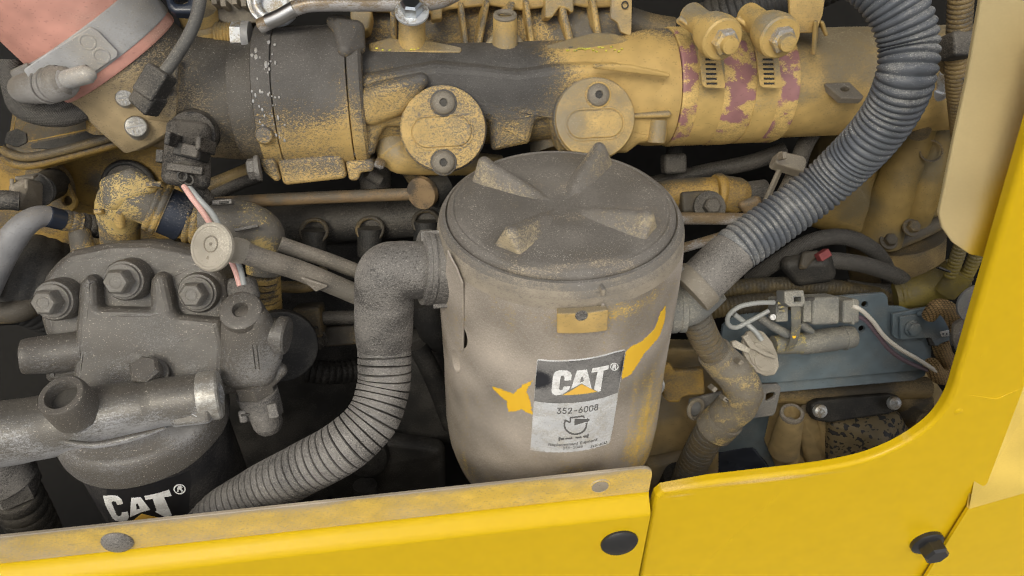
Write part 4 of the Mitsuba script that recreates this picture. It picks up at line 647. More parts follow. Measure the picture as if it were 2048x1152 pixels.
t = thing('bent_line', 'dull yellow bent line below the conduit drop', 'tube'); part(t, 'tube', tube([PY(*a) for a in ((550, 572, .1), (600, 574, .1), (632, 566, .105), (645, 540, .12))], .0055, 18), 'engine_brown')
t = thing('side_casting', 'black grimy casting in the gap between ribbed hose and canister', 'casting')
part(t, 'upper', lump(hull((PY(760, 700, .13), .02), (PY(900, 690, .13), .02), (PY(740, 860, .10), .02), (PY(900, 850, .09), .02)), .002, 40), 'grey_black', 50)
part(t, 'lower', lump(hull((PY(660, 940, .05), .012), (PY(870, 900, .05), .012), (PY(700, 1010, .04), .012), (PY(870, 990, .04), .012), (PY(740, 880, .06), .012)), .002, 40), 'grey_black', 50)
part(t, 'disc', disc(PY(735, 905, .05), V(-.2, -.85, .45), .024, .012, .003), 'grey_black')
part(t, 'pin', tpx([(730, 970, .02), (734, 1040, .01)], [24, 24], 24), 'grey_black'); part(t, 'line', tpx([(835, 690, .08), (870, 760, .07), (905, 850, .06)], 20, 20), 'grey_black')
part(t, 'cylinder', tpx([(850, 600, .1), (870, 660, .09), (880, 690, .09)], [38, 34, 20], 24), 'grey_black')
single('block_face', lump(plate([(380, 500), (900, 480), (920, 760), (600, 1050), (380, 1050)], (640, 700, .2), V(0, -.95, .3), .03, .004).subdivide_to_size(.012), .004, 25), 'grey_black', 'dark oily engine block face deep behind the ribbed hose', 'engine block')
single('ribbed_cable', corrugated(path([(610, 740, .12), (660, 745, .12), (720, 740, .13)]), .013, .006, .002, 20, 6), 'grey_black', 'black ribbed cable deep behind the dust caked hose', 'cable')

# ---------------------------------------------------------------- left front: fuel filter, its head, the valve
FN = unit(V(-.03, -.84, .54)); FR = frame(FN)
t = thing('filter_casting', 'grit covered cast filter base with three big bolts, lower left', 'filter base')
def fplate(px, p, h, b, r, n=FN): return lump(clean(plate(px, p, n, h, b, r)).subdivide_to_size(.006, max_iter=12), .0008, 70)
part(t, 'back_casting', fplate([(66, 610), (80, 555), (104, 524), (132, 502), (215, 484), (300, 482), (352, 492), (410, 505), (446, 555), (462, 640), (462, 770), (80, 770), (86, 680)], (250, 600, .018), .06, .010, .006), 'cast_dusty', 50)
part(t, 'face_casting', fplate([(140, 790), (152, 600), (156, 566), (172, 548), (190, 560), (194, 616), (296, 618), (298, 560), (312, 543), (330, 552), (346, 622), (354, 632), (440, 640), (450, 690), (445, 790)], (280, 660, -.006), .03, .006, .003), 'cast_dusty', 50)
part(t, 'lower_swell', lump(hull((PY(190, 735, -.005), .014), (PY(290, 712, -.004), .018), (PY(400, 735, -.005), .014), (PY(290, 770, -.01), .016)), .001, 50), 'cast_dusty', 60)
for i, (wx, wy, bx_, by, lab_) in enumerate(((112, 600, 100, 622, 'left'), (252, 560, 238, 577, 'middle'), (398, 585, 391, 597, 'right'))):
    w = PY(wx, wy, .016 if i else .012); part(t, 'bolt_boss', lathe([(.0165, -.012), (.0158, .001), (.0145, .004), (.0105, .0045)], w, FN, 36), 'cast_dusty')
    k = part(t, 'bolt', cat(disc(w+FN*.004, FN, .0128, .0028, .001), hexhead(w+FN*.0065, FN, .0172, .0125, (0.3, 0, 1))), 'bolt_dusty'); part(k, 'head_ring', ring(w+FN*.0188, FN, .0042, .0006, 24, 6), 'bolt_dusty')
part(t, 'side_boss', lump(tpx([(170, 700, .0), (100, 708, -.004), (58, 712, -.008), (44, 713, -.009)], [40, 39, 37, 34], 36), .0006, 60), 'cast_dusty')
cF = V(-.336, -.03, -.135); rF = .0645
part(t, 'dome', lump(lathe([(rF*.985, -.024), (rF, -.020), (rF*1.0, -.006), (rF*.98, .0), (rF*.92, .004), (rF*.6, .008), (rF*.3, .009), (.002, .009)], cF, V(0, 0, 1), 96), .0006, 50), 'cast_dusty', 60)
part(t, 'inlet_bar', lump(tpx([(-90, 880, -.055), (0, 868, -.055), (80, 856, -.055), (150, 840, -.055), (240, 822, -.052), (330, 806, -.05)], [68, 66, 64, 62, 58, 50], 40), .001, 50), 'bar_metal', 60)
part(t, 'bar_end', tpx([(318, 806, -.052), (322, 805, -.052), (400, 794.5, -.05), (404, 794, -.05)], [46, 49, 48, 42], 40), 'bar_metal')
q = PY(402, 794, -.05); e = unit(PY(440, 788, -.048)-q); part(t, 'plug', lathe([(.0175, -.002), (.0188, .001), (.0188, .0125), (.0175, .014), (.009, .014), (.0085, .012), (.001, .012)], q, e, 40), 'bolt_grey')
part(t, 'bar_foot', fplate([(330, 800), (420, 790), (418, 838), (420, 848), (345, 856), (332, 840)], (370, 820, -.066), .03, .003, .002), 'bar_metal')
part(t, 'mould_line', lump(tpx([(130, 884, -.087), (190, 890, -.087), (260, 876, -.086), (330, 856, -.08)], [5, 7, 8, 4], 16), .0006, 90), 'bar_metal')
q = PY(128, 796, -.066); up = unit(V(-.05, -.25, 1)); part(t, 'port_boss', lathe([(.0175, -.02), (.0168, -.002), (.0162, .0035), (.0148, .005), (.0112, .005), (.0105, .004), (.0103, -.006), (.001, -.006)], q, up, 44), 'cast_dusty'); part(t, 'port_bottom', disc(q-up*.006, up, .0103, .001, .0002), 'black_dark')
q = PY(301, 752, -.03); part(t, 'hex_plug', bolt(q, V(0, -.35, .94), .020, .013, .014, .002), 'cast_dusty')
FC = (cF[0], cF[1]); rC = .0585
t = thing('fuel_filter', 'black spin-on filter cartridge with large white and yellow lettering, lower left', 'filter')
part(t, 'can', lathe([(.02, -.21), (.050, -.21), (.0575, -.203), (rC, -.19), (rC, -.022), (.05, -.018)], cF, V(0, 0, 1), 96), 'can_black')
def PF(px, py, r=rC):
    d = ray(px, py); ox, oy = CAM[0]-FC[0], CAM[1]-FC[1]; a = d[0]**2+d[1]**2; b = 2*(ox*d[0]+oy*d[1]); c = ox*ox+oy*oy-r*r
    q = CAM+d*(-b-math.sqrt(max(b*b-4*a*c, 0)))/2/a; return math.atan2(q[0]-FC[0], -(q[1]-FC[1]))*r, q[2]
def K(*pts): return [(x/2.549, 700+y/2.549) for x, y in pts]
def onfilter(px, h, lift=0.0, holes=()):
    g = Polygon([PF(x, y) for x, y in px]).buffer(0)
    for hl in holes: g = g.difference(Polygon([PF(x, y) for x, y in hl]))
    return wrap(place(ext(g, h, .00004, 1), o=(0, 0, lift)), rC, FC)
lab = part(t, 'label', onfilter(K((545, 700), (700, 690), (850, 655), (965, 612), (974, 660), (968, 720), (955, 900), (930, 1010), (560, 1060), (500, 1000)), .0003), 'film_black')
for q in ([(527, 742), (568, 738), (600, 742), (622, 760), (628, 782), (600, 788), (592, 770), (576, 768), (570, 776), (598, 842), (608, 846), (622, 840), (622, 826), (652, 822), (660, 848), (650, 866), (618, 872), (588, 866), (572, 850), (540, 790)],
          [(670, 752), (718, 748), (766, 812), (716, 826), (664, 850)], [(736, 742), (862, 710), (874, 742), (836, 748), (876, 840), (846, 852), (790, 822), (800, 818), (778, 756), (742, 762)]): part(lab, 'letter', onfilter(K(*q), .0002, .0003, (K((694, 782), (702, 780), (716, 806), (698, 812)),) if q[0] == (670, 752) else ()), 'print_white')
part(lab, 'triangle', onfilter(K((722, 832), (850, 858), (656, 884)), .0002, .0003), 'print_yellow'); part(lab, 'registered_mark', cat(onfilter(K(*circ(915, 708, 31, 26)), .0002, .0003, (K(*circ(915, 708, 25, 20)),)), onfilter(K((901, 722), (905, 694), (922, 690), (930, 698), (924, 706), (934, 718), (924, 720), (916, 710), (911, 711), (909, 722)), .0002, .0003)), 'print_white')

t = thing('priming_valve', 'grit coated valve body with a holed top ring beside the filter head', 'valve')
q = PY(482, 622, -.012); up = unit(V(0, -.45, .9))
part(t, 'top_ring', lump(lathe([(.0165, -.02), (.0165, -.002), (.0155, .0015), (.013, .003), (.0062, .003), (.0056, .002), (.0054, -.004), (.0005, -.004)], q, up, 44), .0004, 80), 'cast_dusty'); part(t, 'hole', disc(q-up*.0038, up, .0054, .0006, .0001), 'black_dark')
part(t, 'body', lump(hull((PY(478, 650, -.012), .013), (PY(510, 640, -.012), .012), (PY(478, 690, -.016), .013), (PY(476, 744, -.022), .013), (PY(520, 742, -.022), .013), (PY(540, 710, -.018), .010), (PY(540, 670, -.012), .009)), .0008, 60), 'cast_dusty', 60)
part(t, 'foot', lump(hull((PY(455, 770, -.02), .007), (PY(466, 700, -.015), .007), (PY(535, 765, -.024), .006), (PY(560, 740, -.018), .006)), .0006, 60), 'cast_dusty', 60)
q = PY(545, 668, -.012); part(t, 'end_disc', lathe([(.0125, -.02), (.0125, .004), (.0150, .0045), (.0150, .0105), (.0135, .012), (.001, .012)], q, unit(V(1, -.2, -.12)), 36), 'cast_dusty')
for dx in (0, 8): part(t, 'seam', tpx([(505+dx, 690, -.0355), (511+dx, 738, -.0385)], 1.3, 8), 'grey_dark_dusty')
q = PY(508, 768, -.024); e = unit(PY(530, 830, -.03)-q); part(t, 'hex', hexhead(q-e*.004, e, .0265, .014), 'cast_dusty')
t = thing('valve_plug', 'dusty black electrical plug pointing down under the valve body', 'plug')
part(t, 'collar', tube([q+e*.008, q+e*.026], [.0165, .0155], 28), 'grey_dusty'); part(t, 'clip', rbox(q+e*.02+V(.012, -.007, 0), (.008, .012, .020), .0015, frame(V(0, -.8, .6), -e)), 'grey_dusty'); part(t, 'clip', rbox(q+e*.022+V(-.012, -.008, 0), (.006, .010, .018), .0015, frame(V(0, -.8, .6), -e)), 'grey_dusty')
part(t, 'slot', rbox(q+e*.017+V(-.009, -.0145, .001), (.007, .002, .003), .0006, frame(V(0, -.8, .6))), 'black_dark'); part(t, 'tip', tube([q+e*.022, q+e*.030, q+e*.040, q+e*.046, q+e*.049], [.0125, .0125, .0120, .0095, .004], 28), 'grey_dusty')
part(t, 'boot', lump(hull((PY(462, 570, .03), .005), (PY(500, 566, .03), .005), (PY(474, 590, .022), .006), (PY(505, 588, .022), .006), (PY(450, 578, .025), .002)), .0015, 120), 'grey_dusty', 50)
single('round_backing', disc(PY(560, 690, .03), V(.2, -.85, .4), .032, .008, .002), 'grey_black', 'black round plate behind the valve end disc', 'plate')
t = thing('corner_fitting', 'dusty stepped hose fitting in the lower left corner', 'fitting')
part(t, 'elbow', lump(tpx([(-60, 900, -.05), (-10, 930, -.05), (22, 962, -.052)], [60, 58, 54], 36), .0008, 50), 'grey_dusty')
part(t, 'nut', hexhead(PY(14, 952, -.052), unit(PY(70, 1060, -.05)-PY(14, 952, -.052)), .036, .020), 'grey_dusty'); part(t, 'hose', corrugated(path([(30, 985, -.052), (58, 1035, -.05), (88, 1100, -.048), (110, 1160, -.045)]), .0192, .012, .0016, 36, 10, .5), 'grey_dark_dusty')
# ---------------------------------------------------------------- right middle: fuel fittings, bell housing, harness
t = thing('fuel_fitting', 'yellow stained fuel fitting with bolt right of the canister lid', 'fitting')
part(t, 'pipe', lump(tpx([(1310, 395, .135), (1360, 388, .13), (1430, 386, .125)], [30, 31, 32], 30), .0006, 60), 'engine_yellow_dirty'); part(t, 'collar', tpx([(1428, 386, .124), (1434, 386, .124), (1440, 387, .124), (1446, 387, .124), (1474, 391, .122), (1480, 392, .122)], [36, 40, 36, 36, 36, 31], 32), 'engine_yellow_dirty')
part(t, 'socket', tpx([(1478, 390, .123), (1530, 384, .124)], 25, 24), 'grey_dark_dusty'); part(t, 'block', rbox(PY(1385, 405, .12), (.03, .02, .03), .003, frame(V(0, -.8, .6))), 'engine_brown')
q = PY(1418, 415, .1); part(t, 'bolt', bolt(q, V(0, -.75, .66), .014, .009, .0155, .0035), 'grey_dark_dusty'); part(t, 'clip', lump(hull((PY(1485, 410, .1), .004), (PY(1512, 402, .1), .005), (PY(1500, 425, .1), .005)), .001, 150), 'tube_brown')
single('bare_tube', tube([PY(*a) for a in ((1330, 437, .06), (1400, 437, .062), (1500, 438, .065))], .0054, 20), 'rusty_tube', 'bare steel tube right of the lid, upper of two', 'tube')
single('bare_tube', tube([PY(*a) for a in ((1330, 506, .045), (1400, 486, .05), (1480, 462, .055))], .0044, 20), 'rusty_tube', 'bare steel tube right of the lid, slanting lower one', 'tube')
t = thing('strap_clip', 'tan moulded clip with a strap above the grey ribbed hose', 'clip')
part(t, 'head', plate([(1552, 318), (1560, 300), (1610, 312), (1615, 322), (1610, 344), (1552, 326)], (1585, 320, .08), V(.1, -.6, .8), .012, .002, .003), 'tan_dusty'); part(t, 'buckle', rbox(PY(1565, 312, .07), (.004, .006, .010), .001, frame(V(0, -.8, .6))), 'tan_dusty')
part(t, 'strap', hull((PY(1558, 338, .082), .0018), (PY(1530, 400, .078), .0018), (PY(1562, 340, .09), .0018), (PY(1535, 400, .086), .0018)), 'tan_dusty'); part(t, 'core', tpx([(1598, 340, .09), (1560, 420, .085)], [20, 22], 20), 'tan_grey_dusty')
single('shadow_tube', tpx([(1250, 380, .2), (1400, 345, .19), (1500, 325, .18), (1570, 300, .18)], [14, 15, 16, 16], 20), 'grey_dark_dusty', 'dark tube below the coupling, running up to the strap clip', 'tube')
single('shadow_tube', tpx([(1595, 330, .13), (1610, 290, .15), (1640, 240, .18)], 17, 20), 'grey_dark_dusty', 'dark tube rising behind the strap clip', 'tube')
t = thing('hanging_plug', 'dusty square plug in the dark under the manifold end', 'plug')
part(t, 'head', rbox(PY(1347, 328, .16), (.023, .02, .017), .004, frame(V(0, -.85, .5))), 'grey_dark_dusty'); part(t, 'stem', tpx([(1350, 270, .19), (1348, 320, .17)], 16, 18), 'black_dark')
t = thing('bell_housing', 'dull yellow cast housing behind the grey hose at the right', 'casting')
part(t, 'cone', lump(hull((PY(1650, 250, .25), .01), (PY(1850, 240, .25), .01), (PY(1640, 420, .19), .02), (PY(1780, 470, .17), .015), (PY(1880, 420, .2), .01), (PY(1660, 330, .2), .015)), .002, 30), 'bell_olive', 60)
part(t, 'column', lump(tpx([(1858, 190, .2), (1835, 260, .19), (1795, 360, .175), (1752, 480, .165)], [34, 34, 38, 48], 30), .001, 40), 'bell_olive', 60)
part(t, 'column', lump(tpx([(1884, 240, .2), (1866, 300, .185), (1836, 400, .175), (1822, 440, .18)], [32, 33, 36, 36], 30), .001, 40), 'bell_olive', 60)
part(t, 'column_face', ring(PY(1862, 302, .165), V(-.2, -.7, .68), .011, .0012, 30, 8), 'engine_brown')
part(t, 'flange', tpx([(1690, 470, .16), (1760, 490, .155), (1830, 470, .16), (1890, 440, .17)], [14, 16, 14, 14], 18), 'engine_brown')
part(t, 'lower', lump(tpx([(1790, 470, .19), (1790, 540, .18), (1780, 600, .18)], [90, 85, 70], 40), .002, 30), 'engine_brown', 60)
for x, y in ((1776, 482), (1822, 456)): part(t, 'bolt', bolt(PY(x, y, .142), V(0, -.6, .8), .012, .007, .010, .002), 'engine_brown')
q = PY(1868, 190, .12); part(t, 'fitting', lathe([(.009, 0), (.010, .004), (.010, .009), (.008, .010), (.008, .022), (.001, .022)], q, V(.1, -.3, 1), 24), 'zinc_dusty'); part(t, 'pipe', tpx([(1868, 190, .12), (1850, 230, .13), (1835, 262, .14)], [20, 22, 24], 22), 'engine_brown')
t = thing('harness_loop', 'braided black harness loops behind the grey connectors at the right', 'harness')
part(t, 'loop', tube([PY(*a) for a in ((1500, 560, .13), (1557, 521, .115), (1612, 487, .11), (1675, 473, .11), (1734, 491, .112), (1770, 530, .12), (1780, 580, .14))], .0082, 22), 'braid_black')
part(t, 'loop', tube([PY(*a) for a in ((1640, 520, .1), (1680, 522, .095), (1730, 530, .092), (1784, 548, .092), (1806, 564, .095), (1790, 580, .1), (1750, 582, .105), (1690, 574, .115))], .0085, 22), 'braid_black')
part(t, 'connector', lump(hull((PY(1580, 530, .1), .010), (PY(1640, 525, .095), .012), (PY(1650, 545, .09), .010), (PY(1600, 552, .095), .010)), .0015, 80), 'black_dark', 50)
part(t, 'red_lock', rbox(PY(1646, 510, .083), (.012, .008, .010), .001, frame(V(0, -.8, .6), V(-.4, 0, 1))), 'red_plastic', label='red lock tab')
part(t, 'terminals', lump(hull((PY(1610, 512, .09), .004), (PY(1632, 506, .09), .003), (PY(1605, 530, .085), .004)), .002, 180), 'engine_brown')
single('ribbed_conduit', corrugated(path([(1420, 590, .1), (1480, 576, .1), (1570, 571, .1), (1660, 575, .1), (1760, 590, .1), (1850, 585, .1)]), .0092, .0042, .0014, 26, 6), 'conduit_dark', 'dark ribbed conduit behind the connectors, upper of two', 'conduit')
single('ribbed_conduit', corrugated(path([(1395, 625, .075), (1450, 614, .075), (1510, 606, .075), (1590, 602, .08)]), .0098, .0044, .0016, 26, 6), 'conduit_dark', 'dark ribbed conduit by the outlet elbow, lower of two', 'conduit')
t = thing('olive_tee', 'olive yellow conduit tee with two conduits under the tan flange', 'fitting')
part(t, 'body', tpx([(1790, 592, .085), (1840, 583, .08), (1882, 568, .075), (1918, 545, .07)], [26, 31, 34, 34], 30), 'olive_plastic'); part(t, 'mouth', tpx([(1890, 585, .06), (1925, 545, .06)], [22, 24], 26), 'olive_plastic')
part(t, 'window', rbox(PY(1887, 539, .05), (.013, .002, .005), .0006, frame(V(0, -.8, .6), V(.35, 0, 1))), 'black_dark'); part(t, 'conduit', corrugated(path([(1800, 590, .083), (1850, 582, .078)]), .0135, .004, .0012, 26, 6), 'olive_plastic')
part(t, 'conduit', corrugated(path([(1900, 552, .06), (1912, 520, .06), (1925, 480, .06)]), .0066, .0042, .0014, 24, 6), 'olive_plastic'); part(t, 'conduit', corrugated(path([(1930, 556, .058), (1944, 528, .058), (1960, 490, .058)]), .0066, .0042, .0014, 24, 6), 'olive_plastic')

# ---------------------------------------------------------------- right: blue bracket, connectors, wires
BN = unit(V(0, -.93, .36))
t = thing('blue_plate', 'blue grey steel bracket plate behind the grey connectors', 'bracket')
part(t, 'plate', plate([(1446, 652), (1470, 630), (1560, 606), (1700, 591), (1768, 586), (1776, 594), (1777, 612), (1806, 614), (1842, 628), (1862, 640), (1864, 738), (1830, 742), (1560, 765), (1480, 768), (1440, 700)], (1650, 680, .058), BN, .004, .001, .0015, (circ(1730, 609, 6.5, 6), circ(1724, 658, 6.5, 6))), 'plate_blue')
part(t, 'lower_flange', plate([(1480, 745), (1560, 742), (1862, 716), (1850, 752), (1828, 761), (1564, 784), (1490, 788)], (1650, 760, .050), unit(V(0, -.75, .66)), .004, .001, .0015), 'plate_blue')
part(t, 'tab', plate([(1786, 628), (1868, 612), (1900, 612), (1900, 690), (1870, 692), (1862, 676), (1796, 680), (1786, 672)], (1840, 650, .052), BN, .003, .001, .001), 'plate_blue'); part(t, 'pad', plate([(1800, 634), (1848, 628), (1850, 676), (1802, 680)], (1825, 655, .047), BN, .003, .0008, .0015), 'plate_blue')
q = PY(1824, 656, .046); part(t, 'bolt', cat(disc(q, BN, .0085, .002), hexhead(q+BN*.0018, BN, .0125, .005)), 'plate_blue')
part(t, 'black_strip', plate([(1850, 660), (1906, 652), (1910, 692), (1860, 692)], (1880, 672, .047), BN, .003, .0008, .001), 'black_dark'); part(t, 'ident_tag', plate([(1880, 664), (1898, 660), (1899, 672), (1884, 674)], (1890, 667, .0462), BN, .0006, .0002, .0005, (circ(1887, 668, 2.2), circ(1894, 668, 2))), 'print_white')
cx = unit(PY(1700, 618, .028)-PY(1610, 622, .028)); CF = frame(V(.0, -.85, .53), V(.02, 0, 1))
t = thing('upper_connector', 'dusty grey wiring connector on the blue plate, upper of two', 'connector')
def cbox(px, py, Y, w, h, d, r=.002, up=(0.03, 0, 1)): return rbox(PY(px, py, Y), (w, h, d), r, frame(V(0, -.85, .53), up))
part(t, 'housing', cbox(1639, 618, .03, .0265, .0265, .026, .003), 'connector_grey'); part(t, 'rear', cbox(1690, 620, .031, .0165, .0225, .024, .003), 'connector_grey'); part(t, 'rear_rib', cbox(1693, 620, .031, .003, .0245, .0255, .001), 'connector_grey')
part(t, 'step', cbox(1606, 618, .032, .010, .022, .022, .0015), 'connector_grey'); part(t, 'plug', cbox(1556, 618, .03, .012, .022, .018, .0015), 'connector_grey')
for yy in (606, 614, 622): part(t, 'plug_rib', cbox(1562, yy, .0195, .006, .0022, .002, .0006), 'yellow_flecked')
part(t, 'seal', disc(PY(1545, 634, .018), V(0, -.85, .53), .0028, .002, .0006), 'print_white'); part(t, 'gap', cbox(1616, 598, .018, .012, .003, .002, .0006), 'black_dark')
t = thing('lower_connector', 'dusty grey wiring connector on the blue plate, lower of two', 'connector')
part(t, 'housing', tube([PY(1600, 688, .036), PY(1640, 682, .036), PY(1670, 678, .036)], [.0108, .0118, .0118], 26), 'connector_grey'); part(t, 'rear', tube([PY(1668, 678, .036), PY(1700, 674, .036), PY(1708, 673, .036)], [.0112, .0112, .010], 26), 'connector_grey')
part(t, 'rear_rib', tube([PY(1686, 676, .036), PY(1690, 675.5, .036)], .0122, 26), 'connector_grey'); part(t, 'plug', tube([PY(1546, 690, .035), PY(1602, 686, .036)], [.0092, .0105], 22), 'yellow_flecked')
t = thing('tie_strap', 'yellow speckled cable tie strap wrapped round both connectors', 'cable tie')
part(t, 'head', plate([(1569, 582), (1608, 580), (1612, 604), (1606, 614), (1580, 614), (1570, 606)], (1590, 597, .012), V(0, -.8, .6), .016, .0015, .001, ([(1589, 595), (1603, 594), (1604, 603), (1589, 604)],)), 'connector_grey')
part(t, 'band', sweep(catmull([PY(1591, 606, .012), PY(1592, 630, .011), PY(1592, 655, .012), PY(1588, 680, .018), PY(1578, 700, .026)], 8), .0045, 16, True, .35, ref=(1, 0, 0)), 'yellow_flecked'); part(t, 'paint_dot', disc(PY(1588, 673, .0133), V(0, -.85, .53), .0019, .0006, .0002), 'scrape_yellow')
t = thing('loop_wires', 'grey looped wires curling left of the connectors', 'wires')
part(t, 'wire', tube([PY(*a) for a in ((1548, 605, .022), (1515, 606, .02), (1480, 613, .018), (1458, 630, .018), (1456, 648, .02), (1472, 655, .022), (1500, 642, .024), (1538, 621, .026))], .0022, 14), 'wire_grey')
part(t, 'wire', tube([PY(*a) for a in ((1468, 628, .03), (1490, 645, .027), (1510, 662, .02), (1524, 680, .014))], .0024, 14), 'wire_grey'); part(t, 'finger', tpx([(1518, 634, .035), (1548, 654, .03), (1574, 668, .026), (1582, 672, .026)], [8, 9, 9, 5], 18), 'connector_grey'); part(t, 'finger', tpx([(1600, 646, .028), (1616, 658, .024), (1626, 664, .022)], [8, 8, 5], 18), 'connector_grey')
t = thing('dust_cap', 'pale oval dust cap hanging in front of the blue plate', 'cap'); KN = unit(V(.1, -.82, .56))
part(t, 'disc', plate([(1496, 664), (1512, 658), (1528, 664), (1545, 684), (1556, 710), (1559, 734), (1550, 750), (1532, 753), (1512, 744), (1496, 726), (1488, 706), (1486, 684)], (1522, 706, .012), KN, .004, .0012, .002), 'cap_pale')
part(t, 'rim', plate([(1500, 690), (1515, 684), (1534, 696), (1548, 716), (1550, 736), (1540, 745), (1522, 742), (1505, 726), (1498, 708)], PY(1522, 706, .012)+KN*.0016, KN, .0018, .0008, .002), 'cap_pale')
part(t, 'hub', plate([(1508, 712), (1520, 706), (1532, 714), (1534, 728), (1524, 736), (1512, 730)], PY(1522, 706, .012)+KN*.0028, KN, .0018, .0007, .001), 'cap_pale')
for pp in ([(1464, 684), (1474, 681), (1502, 698), (1498, 708), (1466, 694)], [(1486, 674), (1497, 668), (1512, 692), (1503, 700)], [(1502, 696), (1510, 692), (1552, 712), (1552, 718), (1530, 712)]): part(t, 'handle', plate(pp, PY(1510, 695, .012)+KN*.0045, KN, .004, .0008, .0008), 'cap_pale')
t = thing('twin_wires', 'white and purple wires running from the upper connector into the woven sleeve', 'wires')
part(t, 'white_wire', tube([PY(*a) for a in ((1704, 612, .024), (1722, 620, .022), (1745, 642, .022), (1768, 672, .022), (1800, 698, .022), (1835, 718, .022), (1872, 742, .024))], .00215, 14), 'wire_white'); part(t, 'purple_wire', tube([PY(*a) for a in ((1706, 630, .026), (1730, 640, .026), (1754, 668, .026), (1780, 700, .026), (1815, 724, .026), (1872, 746, .028))], .00215, 14), 'wire_purple')
t = thing('woven_sleeve', 'tan woven sleeve doubled over at the end of the white wire', 'sleeve')
part(t, 'tube', tube([PY(*a) for a in ((1862, 728, .03), (1876, 750, .03), (1894, 752, .033), (1898, 730, .04), (1886, 706, .045), (1880, 680, .05))], [.0078, .0088, .0085, .0085, .0088, .0085], 24), 'braid_tan')
single('woven_sleeve', tube([PY(*a) for a in ((1858, 632, .04), (1874, 614, .035), (1896, 620, .03), (1914, 648, .03), (1924, 680, .035))], [.0070, .0078, .0082, .0084, .008], 24), 'braid_tan', 'tan woven sleeve beside the grey round plate', 'sleeve')
single('woven_sleeve', tube([PY(*a) for a in ((1962, 616, .0), (1972, 580, .0), (1990, 540, .0), (2010, 480, .0))], .0065, 24), 'braid_tan', 'tan woven sleeve just below the corner of the tan flange', 'sleeve')
t = thing('clamp_plates', 'grey round clamp plate over a brown plate beside the post', 'clamp')
part(t, 'round_plate', disc(PY(1952, 606, .004), unit(V(-.1, -.9, .3)), .0185, .003, .001, 40), 'plate_round'); part(t, 'lower_plate', plate([(1908, 650), (1930, 636), (1965, 646), (1960, 720), (1940, 722), (1916, 706), (1905, 680)], (1930, 680, .01), V(-.1, -.9, .3), .004, .001, .004), 'tan_grey_dusty')
part(t, 'stud', disc(PY(1931, 640, .002), V(0, -.85, .5), .003, .003, .0008), 'tan_dusty'); part(t, 'arm', hull((PY(1840, 628, .05), .003), (PY(1900, 608, .04), .003)), 'plate_blue')

# ---------------------------------------------------------------- right lower: conduit elbow, engine side
t = thing('lower_conduit', 'dusty ribbed conduit with a worn elbow, right of the canister', 'conduit')
part(t, 'upper_ribs', corrugated(path([(1385, 620, .012), (1398, 650, .01), (1414, 684, .008), (1438, 716, .006)]), .0138, .0062, .0060, 40, 22, -.36), 'ribs_tan')
part(t, 'elbow', lump(tpx([(1428, 704, .006), (1445, 724, .004), (1470, 750, .0), (1484, 776, -.003), (1478, 804, -.002), (1456, 828, .0), (1440, 846, .002)], [35, 36, 38, 39, 39, 37, 36], 36), .0007, 60), 'conduit_worn', 60)
part(t, 'edge_wear', lump(hull((PY(1505, 760, -.004), .0035), (PY(1520, 790, -.004), .004), (PY(1510, 815, -.003), .0035), (PY(1490, 780, -.01), .01)), .001, 90), 'conduit_worn', 60)
part(t, 'lower_ribs', corrugated(path([(1444, 842, .002), (1420, 866, .004), (1396, 908, .008), (1376, 952, .012), (1362, 1000, .016)]), .0161, .0064, .0066, 44, 22, -.36), 'ribs_tan'); part(t, 'collar', tpx([(1450, 836, .001), (1428, 858, .003)], [40, 40], 34), 'conduit_worn')
for x, y, ux in ((1477, 723, .8), (1425, 776, .8), (1447, 796, -.8)): part(t, 'clip', rbox(PY(x, y, -.018), (.005, .004, .012), .001, frame(V(0, -.85, .5), V(-ux, 0, 1))), 'tan_dusty')
part(t, 'slot', rbox(PY(1451, 798, -.0215), (.0018, .001, .009), .0004, frame(V(0, -.85, .5), V(.8, 0, 1))), 'black_dark')
single('black_conduit_base', tpx([(1372, 960, .02), (1350, 1010, .02), (1330, 1060, .02)], [46, 48, 48], 30), 'black_dark', 'black socket at the foot of the lower conduit', 'socket')
single('short_conduit', corrugated(path([(1400, 980, .045), (1470, 968, .045), (1540, 962, .05)]), .0105, .0045, .0018, 24, 6), 'conduit_dark', 'short ribbed conduit just behind the panel edge, right of the black socket', 'conduit')
t = thing('engine_side', 'dirty yellow engine side casting in the lower right of the opening', 'engine block')
part(t, 'wall', lump(plate([(1240, 690), (1420, 700), (1500, 770), (1860, 740), (1900, 800), (1890, 1060), (1240, 1080)], (1500, 850, .10), V(0, -.93, .36), .03, .004).subdivide_to_size(.008), .003, 25), 'engine_side_paint', 60)
part(t, 'upper_beam', lump(tpx([(1540, 790, .085), (1650, 786, .08), (1780, 776, .08), (1850, 775, .085)], [18, 22, 24, 22], 24), .0008, 40), 'engine_brown', 60)
part(t, 'step', lump(hull((PY(1300, 930, .08), .01), (PY(1420, 905, .08), .01), (PY(1330, 1010, .06), .01), (PY(1420, 1000, .06), .01)), .001, 60), 'engine_side_paint')
part(t, 'blue_pocket', plate([(1400, 850), (1520, 800), (1548, 800), (1530, 880), (1560, 950), (1600, 1000), (1400, 1000), (1390, 920)], (1480, 900, .085), V(0, -.9, .43), .01, .003, .003), 'plate_blue'); part(t, 'blue_plate_dark', lump(plate([(1412, 906), (1505, 890), (1530, 920), (1556, 960), (1420, 975)], (1480, 930, .072), V(0, -.7, .7), .01, .003, .002).subdivide_to_size(.006), .0015, 90), 'film_blue')
a, b = PY(1584, 826, .045), PY(1556, 950, .06); ax = unit(a-b); 
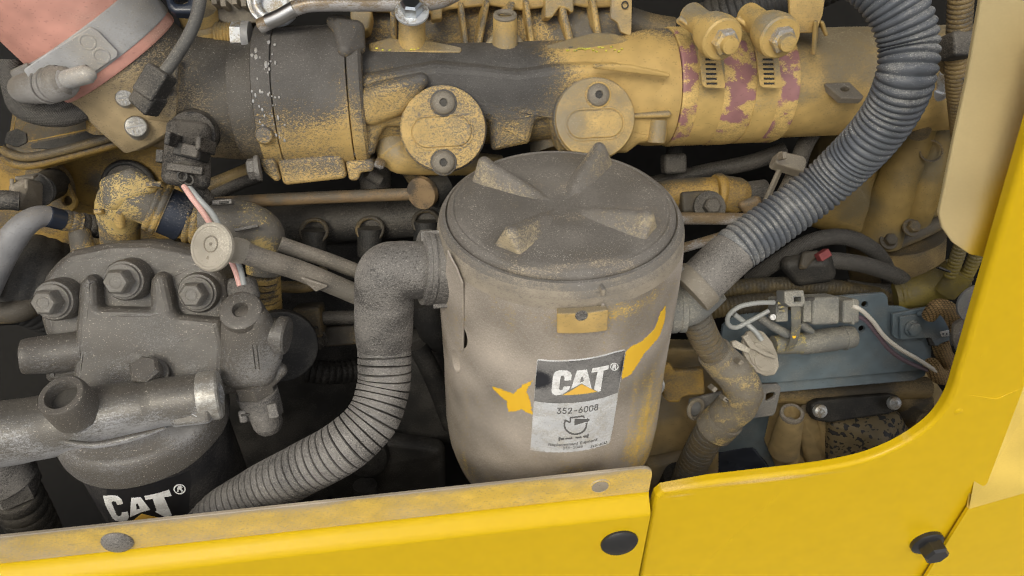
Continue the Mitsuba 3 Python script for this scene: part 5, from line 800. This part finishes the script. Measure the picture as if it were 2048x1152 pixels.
part(t, 'boss_tube', lathe([(.0175, -.075), (.0150, -.03), (.0128, -.004), (.0128, -.001), (.0118, .0005), (.0092, .0005), (.0084, -.0005), (.0082, -.02), (.0005, -.02)], a, ax, 40), 'engine_side_paint'); part(t, 'boss_rim', lathe([(.0130, -.003), (.0131, -.001), (.0119, .001), (.0092, .001), (.0086, -.001)], a, ax, 40, None, False), 'tan_grey_dusty')
part(t, 'web', hull((PY(1600, 830, .07), .006), (PY(1630, 800, .08), .006), (PY(1655, 935, .06), .008), (PY(1625, 930, .065), .008)), 'engine_side_paint', 60); part(t, 'web', hull((PY(1640, 830, .07), .005), (PY(1660, 930, .055), .006)), 'engine_side_paint')
part(t, 'lug', lump(hull((PY(1585, 908, .065), .007), (PY(1600, 930, .06), .007), (PY(1600, 960, .05), .008), (PY(1580, 950, .06), .008)), .001, 60), 'engine_side_paint')
part(t, 'end_boss', lathe([(.024, -.05), (.016, -.02), (.0115, -.004), (.0115, .003), (.0105, .005), (.0062, .005), (.006, .002), (.001, .002)], PY(1838, 840, .055), unit(V(.25, -.85, .35)), 36), 'engine_brown'); part(t, 'end_housing', lump(hull((PY(1800, 800, .08), .014), (PY(1845, 800, .09), .012), (PY(1850, 870, .085), .012), (PY(1800, 880, .08), .014)), .001, 40), 'engine_brown', 60)
t = thing('slotted_bracket', 'grey slotted steel bracket behind the conduit elbow', 'bracket'); 
part(t, 'plate', plate([(1380, 800), (1500, 770), (1556, 768), (1563, 776), (1552, 824), (1546, 832), (1500, 838), (1420, 845), (1384, 838), (1378, 822)], (1540, 800, .04), V(0, -.93, .36), .0035, .001, .002, ([(1533, 788), (1546, 784), (1551, 787), (1549, 795), (1536, 803), (1531, 800)],)), 'plate_round'); part(t, 'loop', ring(PY(1392, 818, .03), V(.4, -.8, .4), .010, .0022, 28, 8), 'tan_dusty')
t = thing('yellow_bracket', 'dull yellow bent bracket right of the canister with a grey bolt', 'bracket')
part(t, 'plate', plate([(1306, 730), (1318, 722), (1342, 728), (1350, 742), (1408, 738), (1412, 790), (1376, 792), (1372, 800), (1366, 792), (1360, 806), (1338, 806), (1330, 798), (1326, 778), (1308, 776)], (1360, 765, .05), V(0, -.93, .36), .008, .003, .003), 'engine_yellow_dirty'); part(t, 'bolt', bolt(PY(1310, 770, .04), V(-.3, -.8, .4), .014, .006, .010, .003), 'zinc_dusty')
t = thing('flaked_cover', 'black and yellow flaked cover with two small screws, lower right', 'cover')
part(t, 'strap', plate([(1622, 826), (1624, 808), (1640, 800), (1700, 794), (1780, 788), (1798, 792), (1803, 806), (1798, 822), (1770, 830), (1660, 846), (1634, 842)], (1710, 818, .052), unit(V(0, -.8, .6)), .012, .003, .004), 'black_dark')
hump = lump(hull((PY(1672, 850, .062), .012), (PY(1780, 838, .062), .012), (PY(1672, 960, .035), .012), (PY(1730, 975, .03), .016), (PY(1830, 930, .035), .014), (PY(1750, 880, .045), .018)), .0012, 60); part(t, 'hump', hump, 'flaked_yellow', 60)
for x, y in ((1640, 822), (1788, 806)): q = PY(x, y, .048); k = part(t, 'screw', lathe([(.0078, -.002), (.0078, .001), (.0070, .003), (.0045, .0042), (.0022, .0042), (.0020, .002), (.0003, .002)], q, unit(V(0, -.8, .6)), 26), 'zinc_dusty')
